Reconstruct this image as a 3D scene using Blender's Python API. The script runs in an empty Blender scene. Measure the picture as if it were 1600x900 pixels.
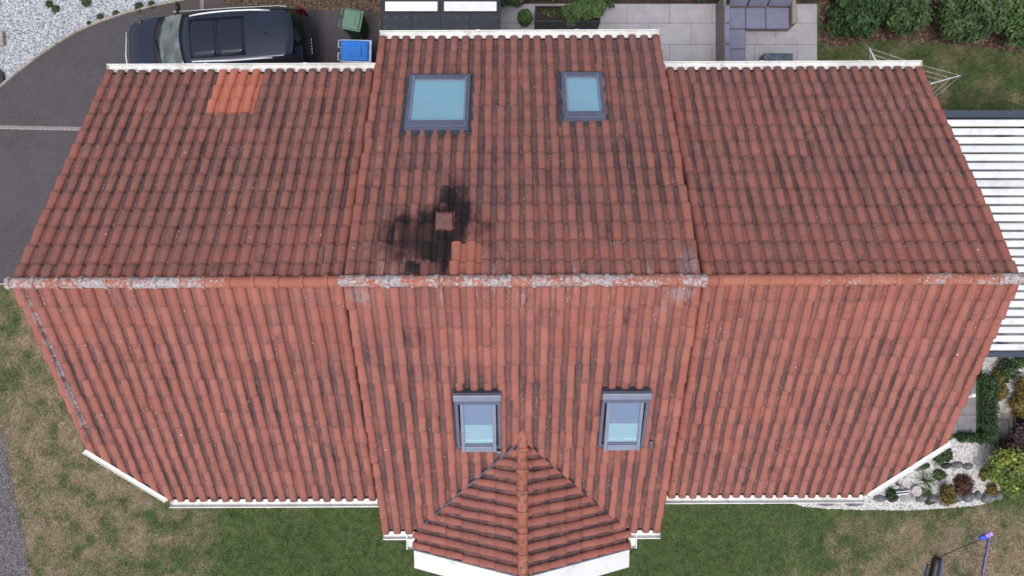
import bpy, bmesh, math, random
import numpy as np
from mathutils import Vector, Matrix

random.seed(7)
rng = np.random.default_rng(11)
R = math.radians
scene = bpy.context.scene
col = scene.collection

# ------------------------------------------------------------------ camera, sky, sun, exposure
CAM_Z = 19.0
FPX = 1100.0
cam_data = bpy.data.cameras.new('camera')
cam_data.sensor_width = 36.0
cam_data.lens = 36.0 * FPX / 1600.0
cam_data.clip_end = 2000.0
cam = bpy.data.objects.new('camera', cam_data)
cam.location = (0, 0, CAM_Z)
cam.rotation_euler = (0, 0, 0)
col.objects.link(cam)
scene.camera = cam

SUN_EL, SUN_AZ = R(70), R(196)      # azimuth clockwise from +Y: the light comes softly from the south
world = bpy.data.worlds.new('World')
scene.world = world
world.use_nodes = True
wn = world.node_tree
wn.nodes.clear()
wo = wn.nodes.new('ShaderNodeOutputWorld')
wb = wn.nodes.new('ShaderNodeBackground')
ws = wn.nodes.new('ShaderNodeTexSky')
ws.sky_type = 'NISHITA'
ws.sun_disc = False
ws.sun_elevation = SUN_EL
ws.sun_rotation = SUN_AZ
ws.air_density = 1.0
ws.dust_density = 4.0
ws.ozone_density = 1.0
wh = wn.nodes.new('ShaderNodeHueSaturation')
wh.inputs['Saturation'].default_value = 0.45
wn.links.new(ws.outputs[0], wh.inputs['Color'])
wn.links.new(wh.outputs[0], wb.inputs['Color'])
wb.inputs['Strength'].default_value = 0.15
wn.links.new(wb.outputs[0], wo.inputs[0])

sd = bpy.data.lights.new('sun', 'SUN')
sd.energy = 0.8
sd.angle = R(16)
sd.color = (1.0, 0.97, 0.95)
sun = bpy.data.objects.new('sun', sd)
dv = Vector((math.sin(SUN_AZ) * math.cos(SUN_EL), math.cos(SUN_AZ) * math.cos(SUN_EL), math.sin(SUN_EL)))
sun.rotation_euler = dv.to_track_quat('Z', 'Y').to_euler()
sun.location = dv * 60
col.objects.link(sun)

vs = scene.view_settings
vs.view_transform = 'Standard'
vs.look = 'None'
vs.gamma = 1.0
vs.use_curve_mapping = False
vs.exposure = 0.33
scene.cycles.use_denoising = True
scene.cycles.max_bounces = 8
scene.cycles.transparent_max_bounces = 12

# ------------------------------------------------------------------ helpers
def P(px, py, z=0.0):
    """place in the world seen at a photo pixel, at height z"""
    d = CAM_Z - z
    return Vector(((px - 800.0) / FPX * d, (450.0 - py) / FPX * d, z))

def tag(o, label=None, cat=None, group=None, kind=None):
    if label: o['label'] = label
    if cat: o['category'] = cat
    if group: o['group'] = group
    if kind: o['kind'] = kind
    return o

def empty(name, loc=(0, 0, 0), rz=0.0):
    o = bpy.data.objects.new(name, None)
    o.location = loc
    o.rotation_euler = (0, 0, rz)
    o.empty_display_size = 0.2
    col.objects.link(o)
    return o

def link(name, me, mat=None, parent=None):
    o = bpy.data.objects.new(name, me)
    if mat is not None and len(me.materials) == 0:
        me.materials.append(mat)
    col.objects.link(o)
    if parent is not None:
        o.parent = parent
    return o

class MB:
    """collects verts and faces for one mesh"""
    def __init__(self):
        self.v = []; self.f = []; self.sm = []; self.mi = []
    def add(self, verts, faces, smooth=False, mi=0):
        b = len(self.v)
        self.v += [tuple(p) for p in verts]
        self.f += [tuple(i + b for i in f) for f in faces]
        self.sm += [smooth] * len(faces)
        self.mi += [mi] * len(faces)
        return self
    def box(self, x0, x1, y0, y1, z0, z1, M=None, mi=0):
        vs_ = [Vector((x, y, z)) for z in (z0, z1) for y in (y0, y1) for x in (x0, x1)]
        if M is not None: vs_ = [M @ p for p in vs_]
        return self.add(vs_, [(0, 2, 3, 1), (4, 5, 7, 6), (0, 1, 5, 4), (2, 6, 7, 3), (0, 4, 6, 2), (1, 3, 7, 5)], mi=mi)
    def prism(self, pts, z0, z1, M=None, mi=0):
        n = len(pts)
        vs_ = [Vector((p[0], p[1], z0)) for p in pts] + [Vector((p[0], p[1], z1)) for p in pts]
        if M is not None: vs_ = [M @ p for p in vs_]
        fs = [tuple(range(n - 1, -1, -1)), tuple(range(n, 2 * n))]
        fs += [(i, (i + 1) % n, n + (i + 1) % n, n + i) for i in range(n)]
        return self.add(vs_, fs, mi=mi)
    def tube(self, pts, r, n=8, cap=True, mi=0):
        pts = [Vector(p) for p in pts]
        rs = r if isinstance(r, (list, tuple)) else [r] * len(pts)
        vs_, fs = [], []
        for i, p in enumerate(pts):
            t = (pts[min(i + 1, len(pts) - 1)] - pts[max(i - 1, 0)]).normalized()
            a = t.orthogonal().normalized()
            if i and abs(a.dot(pa)) < 0.99:
                a = (pa - t * pa.dot(t)).normalized()
            pa = a
            b = t.cross(a)
            for k in range(n):
                an = 2 * math.pi * k / n
                vs_.append(p + (a * math.cos(an) + b * math.sin(an)) * rs[i])
        for i in range(len(pts) - 1):
            for k in range(n):
                fs.append((i * n + k, i * n + (k + 1) % n, (i + 1) * n + (k + 1) % n, (i + 1) * n + k))
        self.add(vs_, fs, True, mi)
        if cap:
            m = len(pts) - 1
            b0 = len(self.v) - len(vs_)
            self.f.append(tuple(b0 + k for k in range(n - 1, -1, -1)))
            self.f.append(tuple(b0 + m * n + k for k in range(n)))
            self.sm += [False, False]; self.mi += [mi, mi]
        return self
    def lathe(self, prof, n=20, c=(0, 0, 0), cap=True, mi=0):
        vs_, fs = [], []
        for (r, z) in prof:
            for k in range(n):
                an = 2 * math.pi * k / n
                vs_.append((c[0] + r * math.cos(an), c[1] + r * math.sin(an), c[2] + z))
        for i in range(len(prof) - 1):
            for k in range(n):
                fs.append((i * n + k, i * n + (k + 1) % n, (i + 1) * n + (k + 1) % n, (i + 1) * n + k))
        if cap:
            fs.append(tuple(range(n - 1, -1, -1)))
            m = (len(prof) - 1) * n
            fs.append(tuple(m + k for k in range(n)))
        return self.add(vs_, fs, True, mi)
    def mesh(self, name):
        me = bpy.data.meshes.new(name)
        me.from_pydata(self.v, [], self.f)
        me.polygons.foreach_set('use_smooth', self.sm)
        me.polygons.foreach_set('material_index', self.mi)
        me.update()
        return me
    def build(self, name, mat, parent=None, bevel=0.0, seg=2, sharp=None):
        me = self.mesh(name)
        for m in (mat if isinstance(mat, (list, tuple)) else [mat]):
            me.materials.append(m)
        o = link(name, me, None, parent)
        if bevel:
            md = o.modifiers.new('bevel', 'BEVEL')
            md.width = bevel; md.segments = seg; md.limit_method = 'ANGLE'; md.angle_limit = R(35)
            md.harden_normals = False
        if sharp:
            me.set_sharp_from_angle(angle=R(sharp))
        return o

def np_mesh(name, verts, faces, attrs=None, smooth=False):
    """verts (N,3), faces (M,k) fixed k"""
    me = bpy.data.meshes.new(name)
    n, m, k = len(verts), len(faces), faces.shape[1]
    me.vertices.add(n); me.vertices.foreach_set('co', np.ascontiguousarray(verts, dtype=np.float32).ravel())
    me.loops.add(m * k); me.loops.foreach_set('vertex_index', np.ascontiguousarray(faces, dtype=np.int32).ravel())
    me.polygons.add(m)
    me.polygons.foreach_set('loop_start', np.arange(0, m * k, k, dtype=np.int32))
    me.polygons.foreach_set('use_smooth', np.full(m, smooth))
    for an, av in (attrs or {}).items():
        a = me.attributes.new(an, 'FLOAT', 'POINT')
        a.data.foreach_set('value', np.ascontiguousarray(av, dtype=np.float32))
    me.update(calc_edges=True)
    return me

_perm = rng.random((256, 256))
def vnoise(x, y, s):
    x = np.asarray(x) * s + 91.3; y = np.asarray(y) * s + 47.7
    xi = np.floor(x).astype(int); yi = np.floor(y).astype(int)
    fx = x - xi; fy = y - yi
    fx = fx * fx * (3 - 2 * fx); fy = fy * fy * (3 - 2 * fy)
    g = lambda a, b: _perm[a % 256, b % 256]
    return (g(xi, yi) * (1 - fx) + g(xi + 1, yi) * fx) * (1 - fy) + (g(xi, yi + 1) * (1 - fx) + g(xi + 1, yi + 1) * fx) * fy
def fbm(x, y, s, o=4):
    t = 0; a = 0.5; w = 0
    for i in range(o):
        t = t + a * vnoise(x + i * 13.1, y - i * 7.7, s); w += a; a *= 0.55; s *= 2.1
    return t / w
def inpoly(x, y, poly):
    ins = np.zeros(len(x), bool); n = len(poly)
    for i in range(n):
        x0, y0 = poly[i][:2]; x1, y1 = poly[(i + 1) % n][:2]
        c = ((y0 > y) != (y1 > y))
        with np.errstate(divide='ignore', invalid='ignore'):
            ins ^= c & (x < (x1 - x0) * (y - y0) / (y1 - y0 + 1e-12) + x0)
    return ins
def sample_poly(poly, n):
    a = np.array([p[:2] for p in poly]); lo = a.min(0); hi = a.max(0)
    out = []
    tot = 0
    while tot < n:
        q = lo + rng.random((n * 2, 2)) * (hi - lo)
        q = q[inpoly(q[:, 0], q[:, 1], poly)]
        out.append(q); tot += len(q)
    return np.concatenate(out)[:n]
def PX(pts, z=0.0):
    return [tuple(P(a, b, z))[:2] for a, b in pts]

# ------------------------------------------------------------------ material helpers
class Mat:
    def __init__(self, name, rough=0.8, metal=0.0, spec=0.5):
        self.m = bpy.data.materials.new(name)
        self.m.use_nodes = True
        self.t = self.m.node_tree
        self.b = self.t.nodes['Principled BSDF']
        self.out = self.t.nodes['Material Output']
        self.b.inputs['Roughness'].default_value = rough
        self.b.inputs['Metallic'].default_value = metal
        self.b.inputs['Specular IOR Level'].default_value = spec
    def set(self, sock, v):
        if isinstance(v, bpy.types.NodeSocket): self.t.links.new(v, sock)
        else:
            if sock.type == 'RGBA' and len(v) == 3: v = (*v, 1)
            sock.default_value = v
    def node(self, typ, **kw):
        n = self.t.nodes.new(typ)
        for k, v in kw.items(): setattr(n, k, v)
        return n
    def pos(self):
        return self.node('ShaderNodeNewGeometry').outputs['Position']
    def obj(self):
        return self.node('ShaderNodeTexCoord').outputs['Object']
    def attr(self, name, kind='GEOMETRY'):
        return self.node('ShaderNodeAttribute', attribute_name=name, attribute_type=kind).outputs['Fac']
    def orand(self):
        return self.node('ShaderNodeObjectInfo').outputs['Random']
    def noise(self, vec, scale, detail=4, rough=0.55, dist=0.0):
        n = self.node('ShaderNodeTexNoise')
        self.set(n.inputs['Vector'], vec)
        n.inputs['Scale'].default_value = scale; n.inputs['Detail'].default_value = detail
        n.inputs['Roughness'].default_value = rough; n.inputs['Distortion'].default_value = dist
        return n.outputs['Fac']
    def voro(self, vec, scale, out='Distance', feature='F1', rnd=1.0):
        n = self.node('ShaderNodeTexVoronoi', feature=feature)
        self.set(n.inputs['Vector'], vec)
        n.inputs['Scale'].default_value = scale; n.inputs['Randomness'].default_value = rnd
        return n.outputs[out]
    def wn1(self, v):
        n = self.node('ShaderNodeTexWhiteNoise', noise_dimensions='1D'); self.set(n.inputs['W'], v)
        return n.outputs['Value']
    def math(self, op, a, b=0.0, c=0.0, clamp=False):
        n = self.node('ShaderNodeMath', operation=op, use_clamp=clamp)
        self.set(n.inputs[0], a); self.set(n.inputs[1], b)
        if len(n.inputs) > 2: self.set(n.inputs[2], c)
        return n.outputs[0]
    def vmath(self, op, a, b=(0, 0, 0), out=0):
        n = self.node('ShaderNodeVectorMath', operation=op)
        self.set(n.inputs[0], a); self.set(n.inputs[1], b)
        return n.outputs[out]
    def xyz(self, v):
        n = self.node('ShaderNodeSeparateXYZ'); self.set(n.inputs[0], v)
        return n.outputs
    def ramp(self, v, lo, hi):
        n = self.node('ShaderNodeMapRange', interpolation_type='SMOOTHSTEP', clamp=True)
        self.set(n.inputs['Value'], v); self.set(n.inputs['From Min'], lo); self.set(n.inputs['From Max'], hi)
        return n.outputs['Result']
    def mix(self, f, a, b, mode='MIX'):
        n = self.node('ShaderNodeMix', data_type='RGBA', blend_type=mode, clamp_factor=True)
        self.set(n.inputs[0], f); self.set(n.inputs[6], a); self.set(n.inputs[7], b)
        return n.outputs[2]
    def mul(self, a, b): return self.math('MULTIPLY', a, b)
    def col(self, c): self.set(self.b.inputs['Base Color'], c); return self
    def rough(self, r): self.set(self.b.inputs['Roughness'], r); return self
    def bump(self, h, strength=0.3, dist=0.01):
        n = self.node('ShaderNodeBump')
        n.inputs['Strength'].default_value = strength; n.inputs['Distance'].default_value = dist
        self.set(n.inputs['Height'], h)
        self.t.links.new(n.outputs[0], self.b.inputs['Normal']); return self

def simple(name, c, rough=0.7, metal=0.0, var=0.15, scale=6.0, bump=0.0, spec=0.5, dirt=0.0):
    m = Mat(name, rough, metal, spec)
    p = m.obj()
    n = m.noise(p, scale, 5)
    d = tuple(x * (1 - var) for x in c); l = tuple(min(1, x * (1 + var)) for x in c)
    cc = m.mix(m.ramp(n, 0.3, 0.7), d, l)
    if dirt:
        n2 = m.noise(m.pos(), 3.1, 6, 0.7)
        cc = m.mix(m.mul(m.ramp(n2, 0.52, 0.75), dirt), cc, (0.12, 0.12, 0.11))
    m.col(cc)
    if bump: m.bump(m.noise(p, scale * 12, 3), bump, 0.005)
    return m.m

# ------------------------------------------------------------------ house geometry numbers
TH = 0.00436                       # the house stands a quarter degree off the picture's edge
TAN = 0.64
PITCH = math.atan(TAN)
CP, SP = math.cos(PITCH), math.sin(PITCH)
RY = 0.11                          # ridge line
WZ = CAM_Z - 10.90                 # wing ridge height of the tile plane
MZ = CAM_Z - 10.56                 # main ridge height
WX0, WX1 = -7.74, 7.87             # verges
MX0, MX1 = -2.53, 2.86             # main block
W_UP = 4.119                       # eaves (Y)
W_LOL, W_LOR = -3.998, -3.955
M_UP, M_LO = 4.763, -4.66
BX = 0.167                         # bay ridge
BXL, BXR = -1.86, 2.19             # bay eaves
BYA = None
M_EZ = MZ - TAN * (RY - M_LO)      # main lower eave height
BRZ = M_EZ + TAN * 2.02 + 0.0      # bay ridge height
BYA = RY - (MZ - BRZ) / TAN        # where the bay ridge meets the main slope
BYF = -5.04                        # bay front verge
VENT = (-1.044, 1.034)

def zmain(y): return MZ - TAN * abs(y - RY)
def zwing(y): return WZ - TAN * abs(y - RY)

# ------------------------------------------------------------------ tile material
def tile_material(name, fresh=0.0):
    m = Mat(name, 0.88, 0.0, 0.25)
    p = m.pos()
    seed = m.math('ADD', m.mul(m.orand(), 731.0), m.attr('tid'))
    r1 = m.wn1(seed)
    r2 = m.wn1(m.math('ADD', seed, 17.3))
    big = m.noise(p, 0.55, 4, 0.6)
    mid = m.noise(p, 7.0, 5, 0.65)
    fine = m.noise(p, 60.0, 3, 0.6)
    if fresh:
        c = m.mix(r1, (0.52, 0.165, 0.105), (0.58, 0.200, 0.135)) if fresh < 1.5 else m.mix(r1, (0.40, 0.145, 0.108), (0.44, 0.165, 0.125))
        c = m.mix(m.mul(m.ramp(mid, 0.4, 0.7), 0.35), c, (0.38, 0.13, 0.095))
        pan = m.attr('pan')
        c = m.mix(m.mul(pan, 0.25), c, (0.2, 0.07, 0.05))
        sp = m.ramp(m.voro(p, 3.2), 0.055, 0.03)
        c = m.mix(m.mul(sp, 0.7), c, (0.6, 0.58, 0.52))
    else:
        c = m.mix(r1, (0.336, 0.115, 0.088), (0.394, 0.149, 0.115))
        # weathering film in patches; slopes that face north get a fixed darker tone
        north_fac = m.attr('north')
        film = m.math('ADD', m.mul(m.ramp(big, 0.35, 0.68), 0.34), m.mul(north_fac, 0.34))
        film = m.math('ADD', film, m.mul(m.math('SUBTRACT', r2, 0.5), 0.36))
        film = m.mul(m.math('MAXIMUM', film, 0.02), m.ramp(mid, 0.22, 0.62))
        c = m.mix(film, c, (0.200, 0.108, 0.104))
        # brighter worn patches
        c = m.mix(m.mul(m.ramp(m.noise(p, 3.3, 4, 0.6), 0.56, 0.75), 0.35), c, (0.46, 0.16, 0.10))
        # silt lying in the pans
        pan = m.attr('pan')
        jag = m.math('ADD', pan, m.mul(m.math('SUBTRACT', m.noise(p, 16.0, 6, 0.75), 0.5), 1.3))
        run_ = m.math('ABSOLUTE', m.math('SUBTRACT', m.xyz(p)[1], RY))
        amt = m.mul(m.ramp(m.noise(p, 1.6, 5, 0.7), 0.30, 0.62), m.math('ADD', 0.35, m.mul(m.ramp(run_, 0.2, 1.8), 0.65)))
        pd = m.mul(m.ramp(jag, 0.38, 0.88), m.math('ADD', 0.20, m.mul(amt, 0.74)))
        c = m.mix(pd, c, (0.108, 0.070, 0.075))
        sv = m.node('ShaderNodeCombineXYZ')
        m.set(sv.inputs[0], m.mul(m.xyz(p)[0], 5.2)); m.set(sv.inputs[1], m.mul(m.xyz(p)[1], 0.75)); m.set(sv.inputs[2], 0.0)
        stk_ = m.mul(m.ramp(m.noise(sv.outputs[0], 1.0, 5, 0.65), 0.47, 0.63), m.ramp(run_, 0.3, 1.6))
        c = m.mix(m.mul(m.mul(stk_, m.ramp(jag, 0.20, 0.75)), 0.66), c, (0.072, 0.047, 0.052))
        # each tile greyer towards its exposed nose
        vv = m.attr('nose')
        c = m.mix(m.mul(m.ramp(m.math('ADD', vv, m.mul(m.math('SUBTRACT', mid, 0.5), 0.8)), 0.45, 1.0), m.math('ADD', 0.16, m.mul(north_fac, 0.22))), c, (0.17, 0.098, 0.090))
        # dark algae line along the nose of every tile, and dirt with a painted shadow line in the joint above it
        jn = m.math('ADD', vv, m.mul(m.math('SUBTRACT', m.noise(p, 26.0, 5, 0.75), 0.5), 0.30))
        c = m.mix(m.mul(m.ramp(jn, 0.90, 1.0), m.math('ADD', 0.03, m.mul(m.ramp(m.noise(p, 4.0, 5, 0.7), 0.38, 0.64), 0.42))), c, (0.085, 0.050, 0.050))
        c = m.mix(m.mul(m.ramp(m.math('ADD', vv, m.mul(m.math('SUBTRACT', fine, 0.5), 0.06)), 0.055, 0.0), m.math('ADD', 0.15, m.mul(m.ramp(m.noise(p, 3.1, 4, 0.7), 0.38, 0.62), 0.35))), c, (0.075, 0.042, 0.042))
        # black algae flecks
        fl = m.mul(m.ramp(m.noise(p, 19.0, 6, 0.78), 0.53, 0.66), m.ramp(m.math('ADD', m.noise(p, 1.1, 4), m.mul(m.math('SUBTRACT', r2, 0.5), 0.25)), 0.38, 0.64))
        c = m.mix(m.mul(fl, 0.66), c, (0.070, 0.045, 0.042))
        # pale lichen dots
        vz = m.node('ShaderNodeTexVoronoi', feature='F1'); m.set(vz.inputs['Vector'], p); vz.inputs['Scale'].default_value = 4.6
        keep = m.ramp(m.xyz(vz.outputs['Color'])[0], 0.66, 0.70)
        rad = m.math('MULTIPLY', m.xyz(vz.outputs['Color'])[1], 0.075)
        dot = m.mul(m.math('LESS_THAN', vz.outputs['Distance'], rad), keep)
        c = m.mix(m.mul(dot, 0.85), c, (0.62, 0.60, 0.56))
        v2 = m.node('ShaderNodeTexVoronoi', feature='F1'); m.set(v2.inputs['Vector'], p); v2.inputs['Scale'].default_value = 26.0
        dot2 = m.mul(m.math('LESS_THAN', v2.outputs['Distance'], 0.24), m.ramp(m.xyz(v2.outputs['Color'])[0], 0.72, 0.78))
        dot2 = m.mul(dot2, m.ramp(m.noise(p, 1.9, 3), 0.50, 0.64))
        c = m.mix(m.mul(dot2, m.math('ADD', 0.25, m.mul(pan, 0.55))), c, (0.55, 0.53, 0.50))
        # pale runs below the lichen of the main ridge
        X, Y, Z = m.xyz(p)
        near = m.ramp(m.math('ABSOLUTE', m.math('SUBTRACT', Y, RY)), 0.62, 0.10)
        inm = m.mul(m.ramp(X, MX0 - 0.05, MX0 + 0.1), m.ramp(X, MX1 + 0.05, MX1 - 0.1))
        st = m.node('ShaderNodeCombineXYZ')
        m.set(st.inputs[0], m.mul(X, 9.0)); m.set(st.inputs[1], m.mul(Y, 1.0)); m.set(st.inputs[2], 0.0)
        run = m.mul(m.ramp(m.noise(st.outputs[0], 1.0, 5, 0.7), 0.54, 0.66), m.mul(near, inm))
        run = m.mul(run, m.ramp(m.noise(p, 45.0, 4, 0.7), 0.42, 0.58))
        c = m.mix(m.mul(run, 0.75), c, (0.50, 0.48, 0.47))
        bl_ = None
        for (bx_, by_, rx_, ry_) in ((MX0 + 0.22, RY - 0.22, 0.26, 0.16), (MX1 - 0.18, RY + 0.28, 0.17, 0.30), (MX1 - 0.3, RY - 0.2, 0.3, 0.12)):
            e_ = m.math('ADD', m.math('POWER', m.math('DIVIDE', m.math('SUBTRACT', X, bx_), rx_), 2.0), m.math('POWER', m.math('DIVIDE', m.math('SUBTRACT', Y, by_), ry_), 2.0))
            e_ = m.ramp(e_, 1.3, 0.1)
            bl_ = e_ if bl_ is None else m.math('MAXIMUM', bl_, e_)
        lf_ = m.ramp(m.math('ADD', m.mul(m.noise(p, 24.0, 6, 0.75), 1.0), m.mul(bl_, 0.16)), 0.57, 0.68)
        c = m.mix(m.mul(m.mul(lf_, m.ramp(m.math('ADD', bl_, m.mul(m.math('SUBTRACT', m.noise(p, 5.0, 4, 0.7), 0.5), 1.6)), 0.15, 1.0)), 0.50), c, (0.31, 0.30, 0.32))
        # mortar and lichen crust along the left verge joint, lower slope
        ex = m.ramp(m.math('ABSOLUTE', m.math('SUBTRACT', X, WX0 + 0.165)), 0.055, 0.02)
        ex = m.mul(ex, m.mul(m.ramp(Y, 0.2, -0.3), m.ramp(m.noise(p, 7.0, 6, 0.8), 0.44, 0.58)))
        ex = m.mul(ex, m.ramp(Y, -2.75, -2.4))
        c = m.mix(m.mul(ex, 0.75), c, (0.36, 0.35, 0.38))
        # soot below and around the flue terminal
        sx_ = m.node('ShaderNodeCombineXYZ')
        m.set(sx_.inputs[0], m.mul(X, 6.0)); m.set(sx_.inputs[1], m.mul(Y, 1.7)); m.set(sx_.inputs[2], 0.0)
        nz = m.math('ADD', m.mul(m.noise(sx_.outputs[0], 1.0, 5, 0.65), 0.6), m.mul(m.noise(p, 4.5, 6, 0.7), 0.4))
        def lobe(cx, cy, rx, ry, k):
            q = m.math('ADD', m.math('POWER', m.math('DIVIDE', m.math('SUBTRACT', X, cx), rx), 2.0), m.math('POWER', m.math('DIVIDE', m.math('SUBTRACT', Y, cy), ry), 2.0))
            return m.mul(m.ramp(m.math('SQRT', q), 1.0, 0.0), k)
        so = lobe(VENT[0], VENT[1], 0.70, 0.70, 1.10)
        for a_ in ((VENT[0] - 0.55, VENT[1] - 0.14, 0.85, 0.62, 1.25), (VENT[0] - 0.40, VENT[1] - 0.55, 0.85, 0.62, 1.0), (VENT[0] + 0.10, VENT[1] + 0.55, 0.42, 0.85, 1.0), (VENT[0] + 0.45, VENT[1] - 0.10, 0.65, 0.60, 0.7), (VENT[0] + 0.02, VENT[1] - 0.42, 0.36, 0.55, 0.9)):
            so = m.math('ADD', so, lobe(*a_))
        so = m.math('ADD', so, m.mul(m.math('SUBTRACT', nz, 0.5), 3.6))
        so = m.math('ADD', so, m.mul(m.math('SUBTRACT', r2, 0.5), 0.55))
        so = m.mul(m.ramp(so, 0.12, 1.30), m.ramp(r2, -0.9, 0.3))
        ru = m.mul(lobe(VENT[0], VENT[1] + 0.02, 0.30, 0.26, 1.0), m.ramp(m.noise(p, 15, 5, 0.7), 0.44, 0.58))
        so = m.mul(so, m.math('SUBTRACT', 1.0, m.mul(ru, 0.9)))
        c = m.mix(m.mul(so, 0.96), c, (0.013, 0.012, 0.015))
    c = m.mix(m.mul(m.ramp(fine, 0.35, 0.75), 0.28), c, m.mix(1.0, c, (0.55, 0.5, 0.5), 'MULTIPLY'))
    m.col(c)
    m.bump(m.math('ADD', m.mul(fine, 0.6), mid), 0.35, 0.006)
    return m.m

def ridge_material():
    m = Mat('ridge_clay', 0.88, 0.0, 0.25)
    p = m.pos()
    r1 = m.orand()
    mid = m.noise(p, 8.0, 5, 0.65); fine = m.noise(p, 70, 3)
    c = m.mix(r1, (0.355, 0.125, 0.086), (0.41, 0.165, 0.118))
    c = m.mix(m.mul(m.ramp(mid, 0.42, 0.72), 0.4), c, (0.30, 0.10, 0.065))
    al = m.ramp(m.noise(p, 11, 6, 0.75), 0.47, 0.66)
    c = m.mix(m.mul(al, m.math('ADD', 0.12, m.mul(m.attr('algae', 'OBJECT'), 0.72))), c, (0.075, 0.05, 0.045))
    L = m.attr('lichen', 'OBJECT')
    vs1 = m.math('SUBTRACT', 0.62, m.mul(m.voro(m.vmath('ADD', p, (3.1, 0, 0)), 19.0), 0.55))
    f = m.math('ADD', m.mul(m.noise(p, 34.0, 6, 0.70), 0.62), m.mul(vs1, 0.42))
    f = m.math('ADD', f, m.mul(m.math('SUBTRACT', m.noise(p, 2.6, 3), 0.5), 0.50))
    thr = m.math('SUBTRACT', 0.70, m.mul(L, 0.285))
    lm = m.ramp(m.math('SUBTRACT', f, thr), -0.05, 0.07)
    lc = m.mix(m.ramp(m.math('ADD', m.mul(fine, .5), m.mul(m.noise(p, 18, 4), .5)), 0.36, 0.64), (0.22, 0.23, 0.255), (0.56, 0.56, 0.58))
    lc = m.mix(m.mul(m.ramp(m.noise(p, 2.1, 3), 0.62, 0.72), 0.5), lc, (0.40, 0.36, 0.17))
    c = m.mix(m.mul(lm, 0.88), c, lc)
    m.col(c)
    m.bump(m.math('ADD', fine, m.mul(lm, 0.6)), 0.4, 0.006)
    return m.m

M_TILE = tile_material('weathered_clay_tile')
M_FRESH = tile_material('fresh_clay_tile', 1.0)
M_NEWER = tile_material('newer_clay_tile', 2.0)
M_RIDGE = ridge_material()
M_UNDER = simple('roof_underlay', (0.02, 0.018, 0.018), 0.9)
M_MORTAR = simple('mortar', (0.30, 0.27, 0.26), 0.95, var=0.3, scale=20, bump=0.4)
M_WALL = simple('white_render', (0.72, 0.70, 0.66), 0.9, var=0.05, scale=3, bump=0.25)
M_LEAD = simple('lead_flashing', (0.16, 0.18, 0.22), 0.45, 0.6, var=0.25, scale=9)

def white_upvc():
    m = Mat('white_gutter_plastic', 0.35)
    p = m.pos()
    c = m.mix(m.ramp(m.noise(p, 2.0, 4), 0.35, 0.7), (0.74, 0.74, 0.72), (0.83, 0.83, 0.82))
    c = m.mix(m.mul(m.ramp(m.noise(p, 9.0, 7, 0.75), 0.50, 0.72), 0.62), c, (0.30, 0.28, 0.25))
    c = m.mix(m.mul(m.ramp(m.noise(p, 1.7, 4, 0.7), 0.45, 0.7), 0.35), c, (0.45, 0.43, 0.39))
    c = m.mix(m.mul(m.ramp(m.voro(p, 7.0), 0.07, 0.03), 0.6), c, (0.12, 0.11, 0.09))
    m.col(c)
    return m.m
M_WHITE = white_upvc()

# ------------------------------------------------------------------ tile shape
GAUGE = 0.37
RW, RH = 0.154, 0.054
def tile_profile(pitch, taper, verge=False):
    pts = [(-0.004, -0.010, 1.0)]
    w = RW * taper; h = RH * (0.55 + 0.45 * taper)
    for k in range(7):
        a = math.pi * k / 6
        pts.append((RW / 2 - w / 2 * math.cos(a), h * math.sin(a) ** 0.85 if 0 < k < 6 else 0.0, (1 - math.sin(a)) ** 0.8))
    if verge:
        pts[-1] = (pts[-1][0], 0.0, 0.0)
        pts.append((pts[-1][0] + 0.002, -0.10, 0.0))
    else:
        pts.append((RW / 2 + w / 2 + 0.014, -0.003, 1.0))
        pts.append((pitch + 0.012, -0.001, 1.0))
    return pts
def tile_arrays(pitch, eave=False, verge=False, cut=0.0):
    """one tile in slope space: u across, v down the slope from the tile's hidden top edge, n up"""
    L = GAUGE + 0.075
    A = tile_profile(pitch, 0.86, verge); B = tile_profile(pitch, 1.05, verge)
    n = len(A)
    ext = 0.080 if eave else 0.010
    tilt = 0.030
    V = []; pan = []
    cf = cut / L
    for (u, h, q), (u2, h2, q2) in zip(A, B):
        V.append((u + (u2 - u) * cf, cut, h + (h2 - h) * cf + tilt * cf)); pan.append(q)
    for (u, h, q) in B:
        e = ext * min(1.0, max(0.0, h) / 0.012)
        V.append((u, L + e, h + tilt)); pan.append(q)
    for (u, h, q) in B:
        e = ext * min(1.0, max(0.0, h) / 0.012)
        V.append((u, L + e - 0.004, h + tilt - 0.020)); pan.append(q)
    F = []
    for i in range(n - 1):
        F.append((i, i + 1, n + i + 1, n + i))
    top = len(F)
    for i in range(n - 1):
        F.append((n + i, n + i + 1, 2 * n + i + 1, 2 * n + i))
    # u x v = n: flip so that the faces look outwards
    F = [tuple(reversed(f)) if True else f for f in F]
    F = [tuple(reversed(f)) for f in F]
    return np.array(V), np.array(F), np.array(pan), top

def frame(O, u, v):
    u = Vector(u); v = Vector(v); n = u.cross(v)
    M = Matrix.Identity(4)
    for r in range(3):
        M[r][0] = u[r]; M[r][1] = v[r]; M[r][2] = n[r]; M[r][3] = O[r]
    return M

house = empty('house', (0, 0, 0), TH)
tag(house, 'large house with weathered terracotta tiled gable roof and white gutters', 'house')

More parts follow.
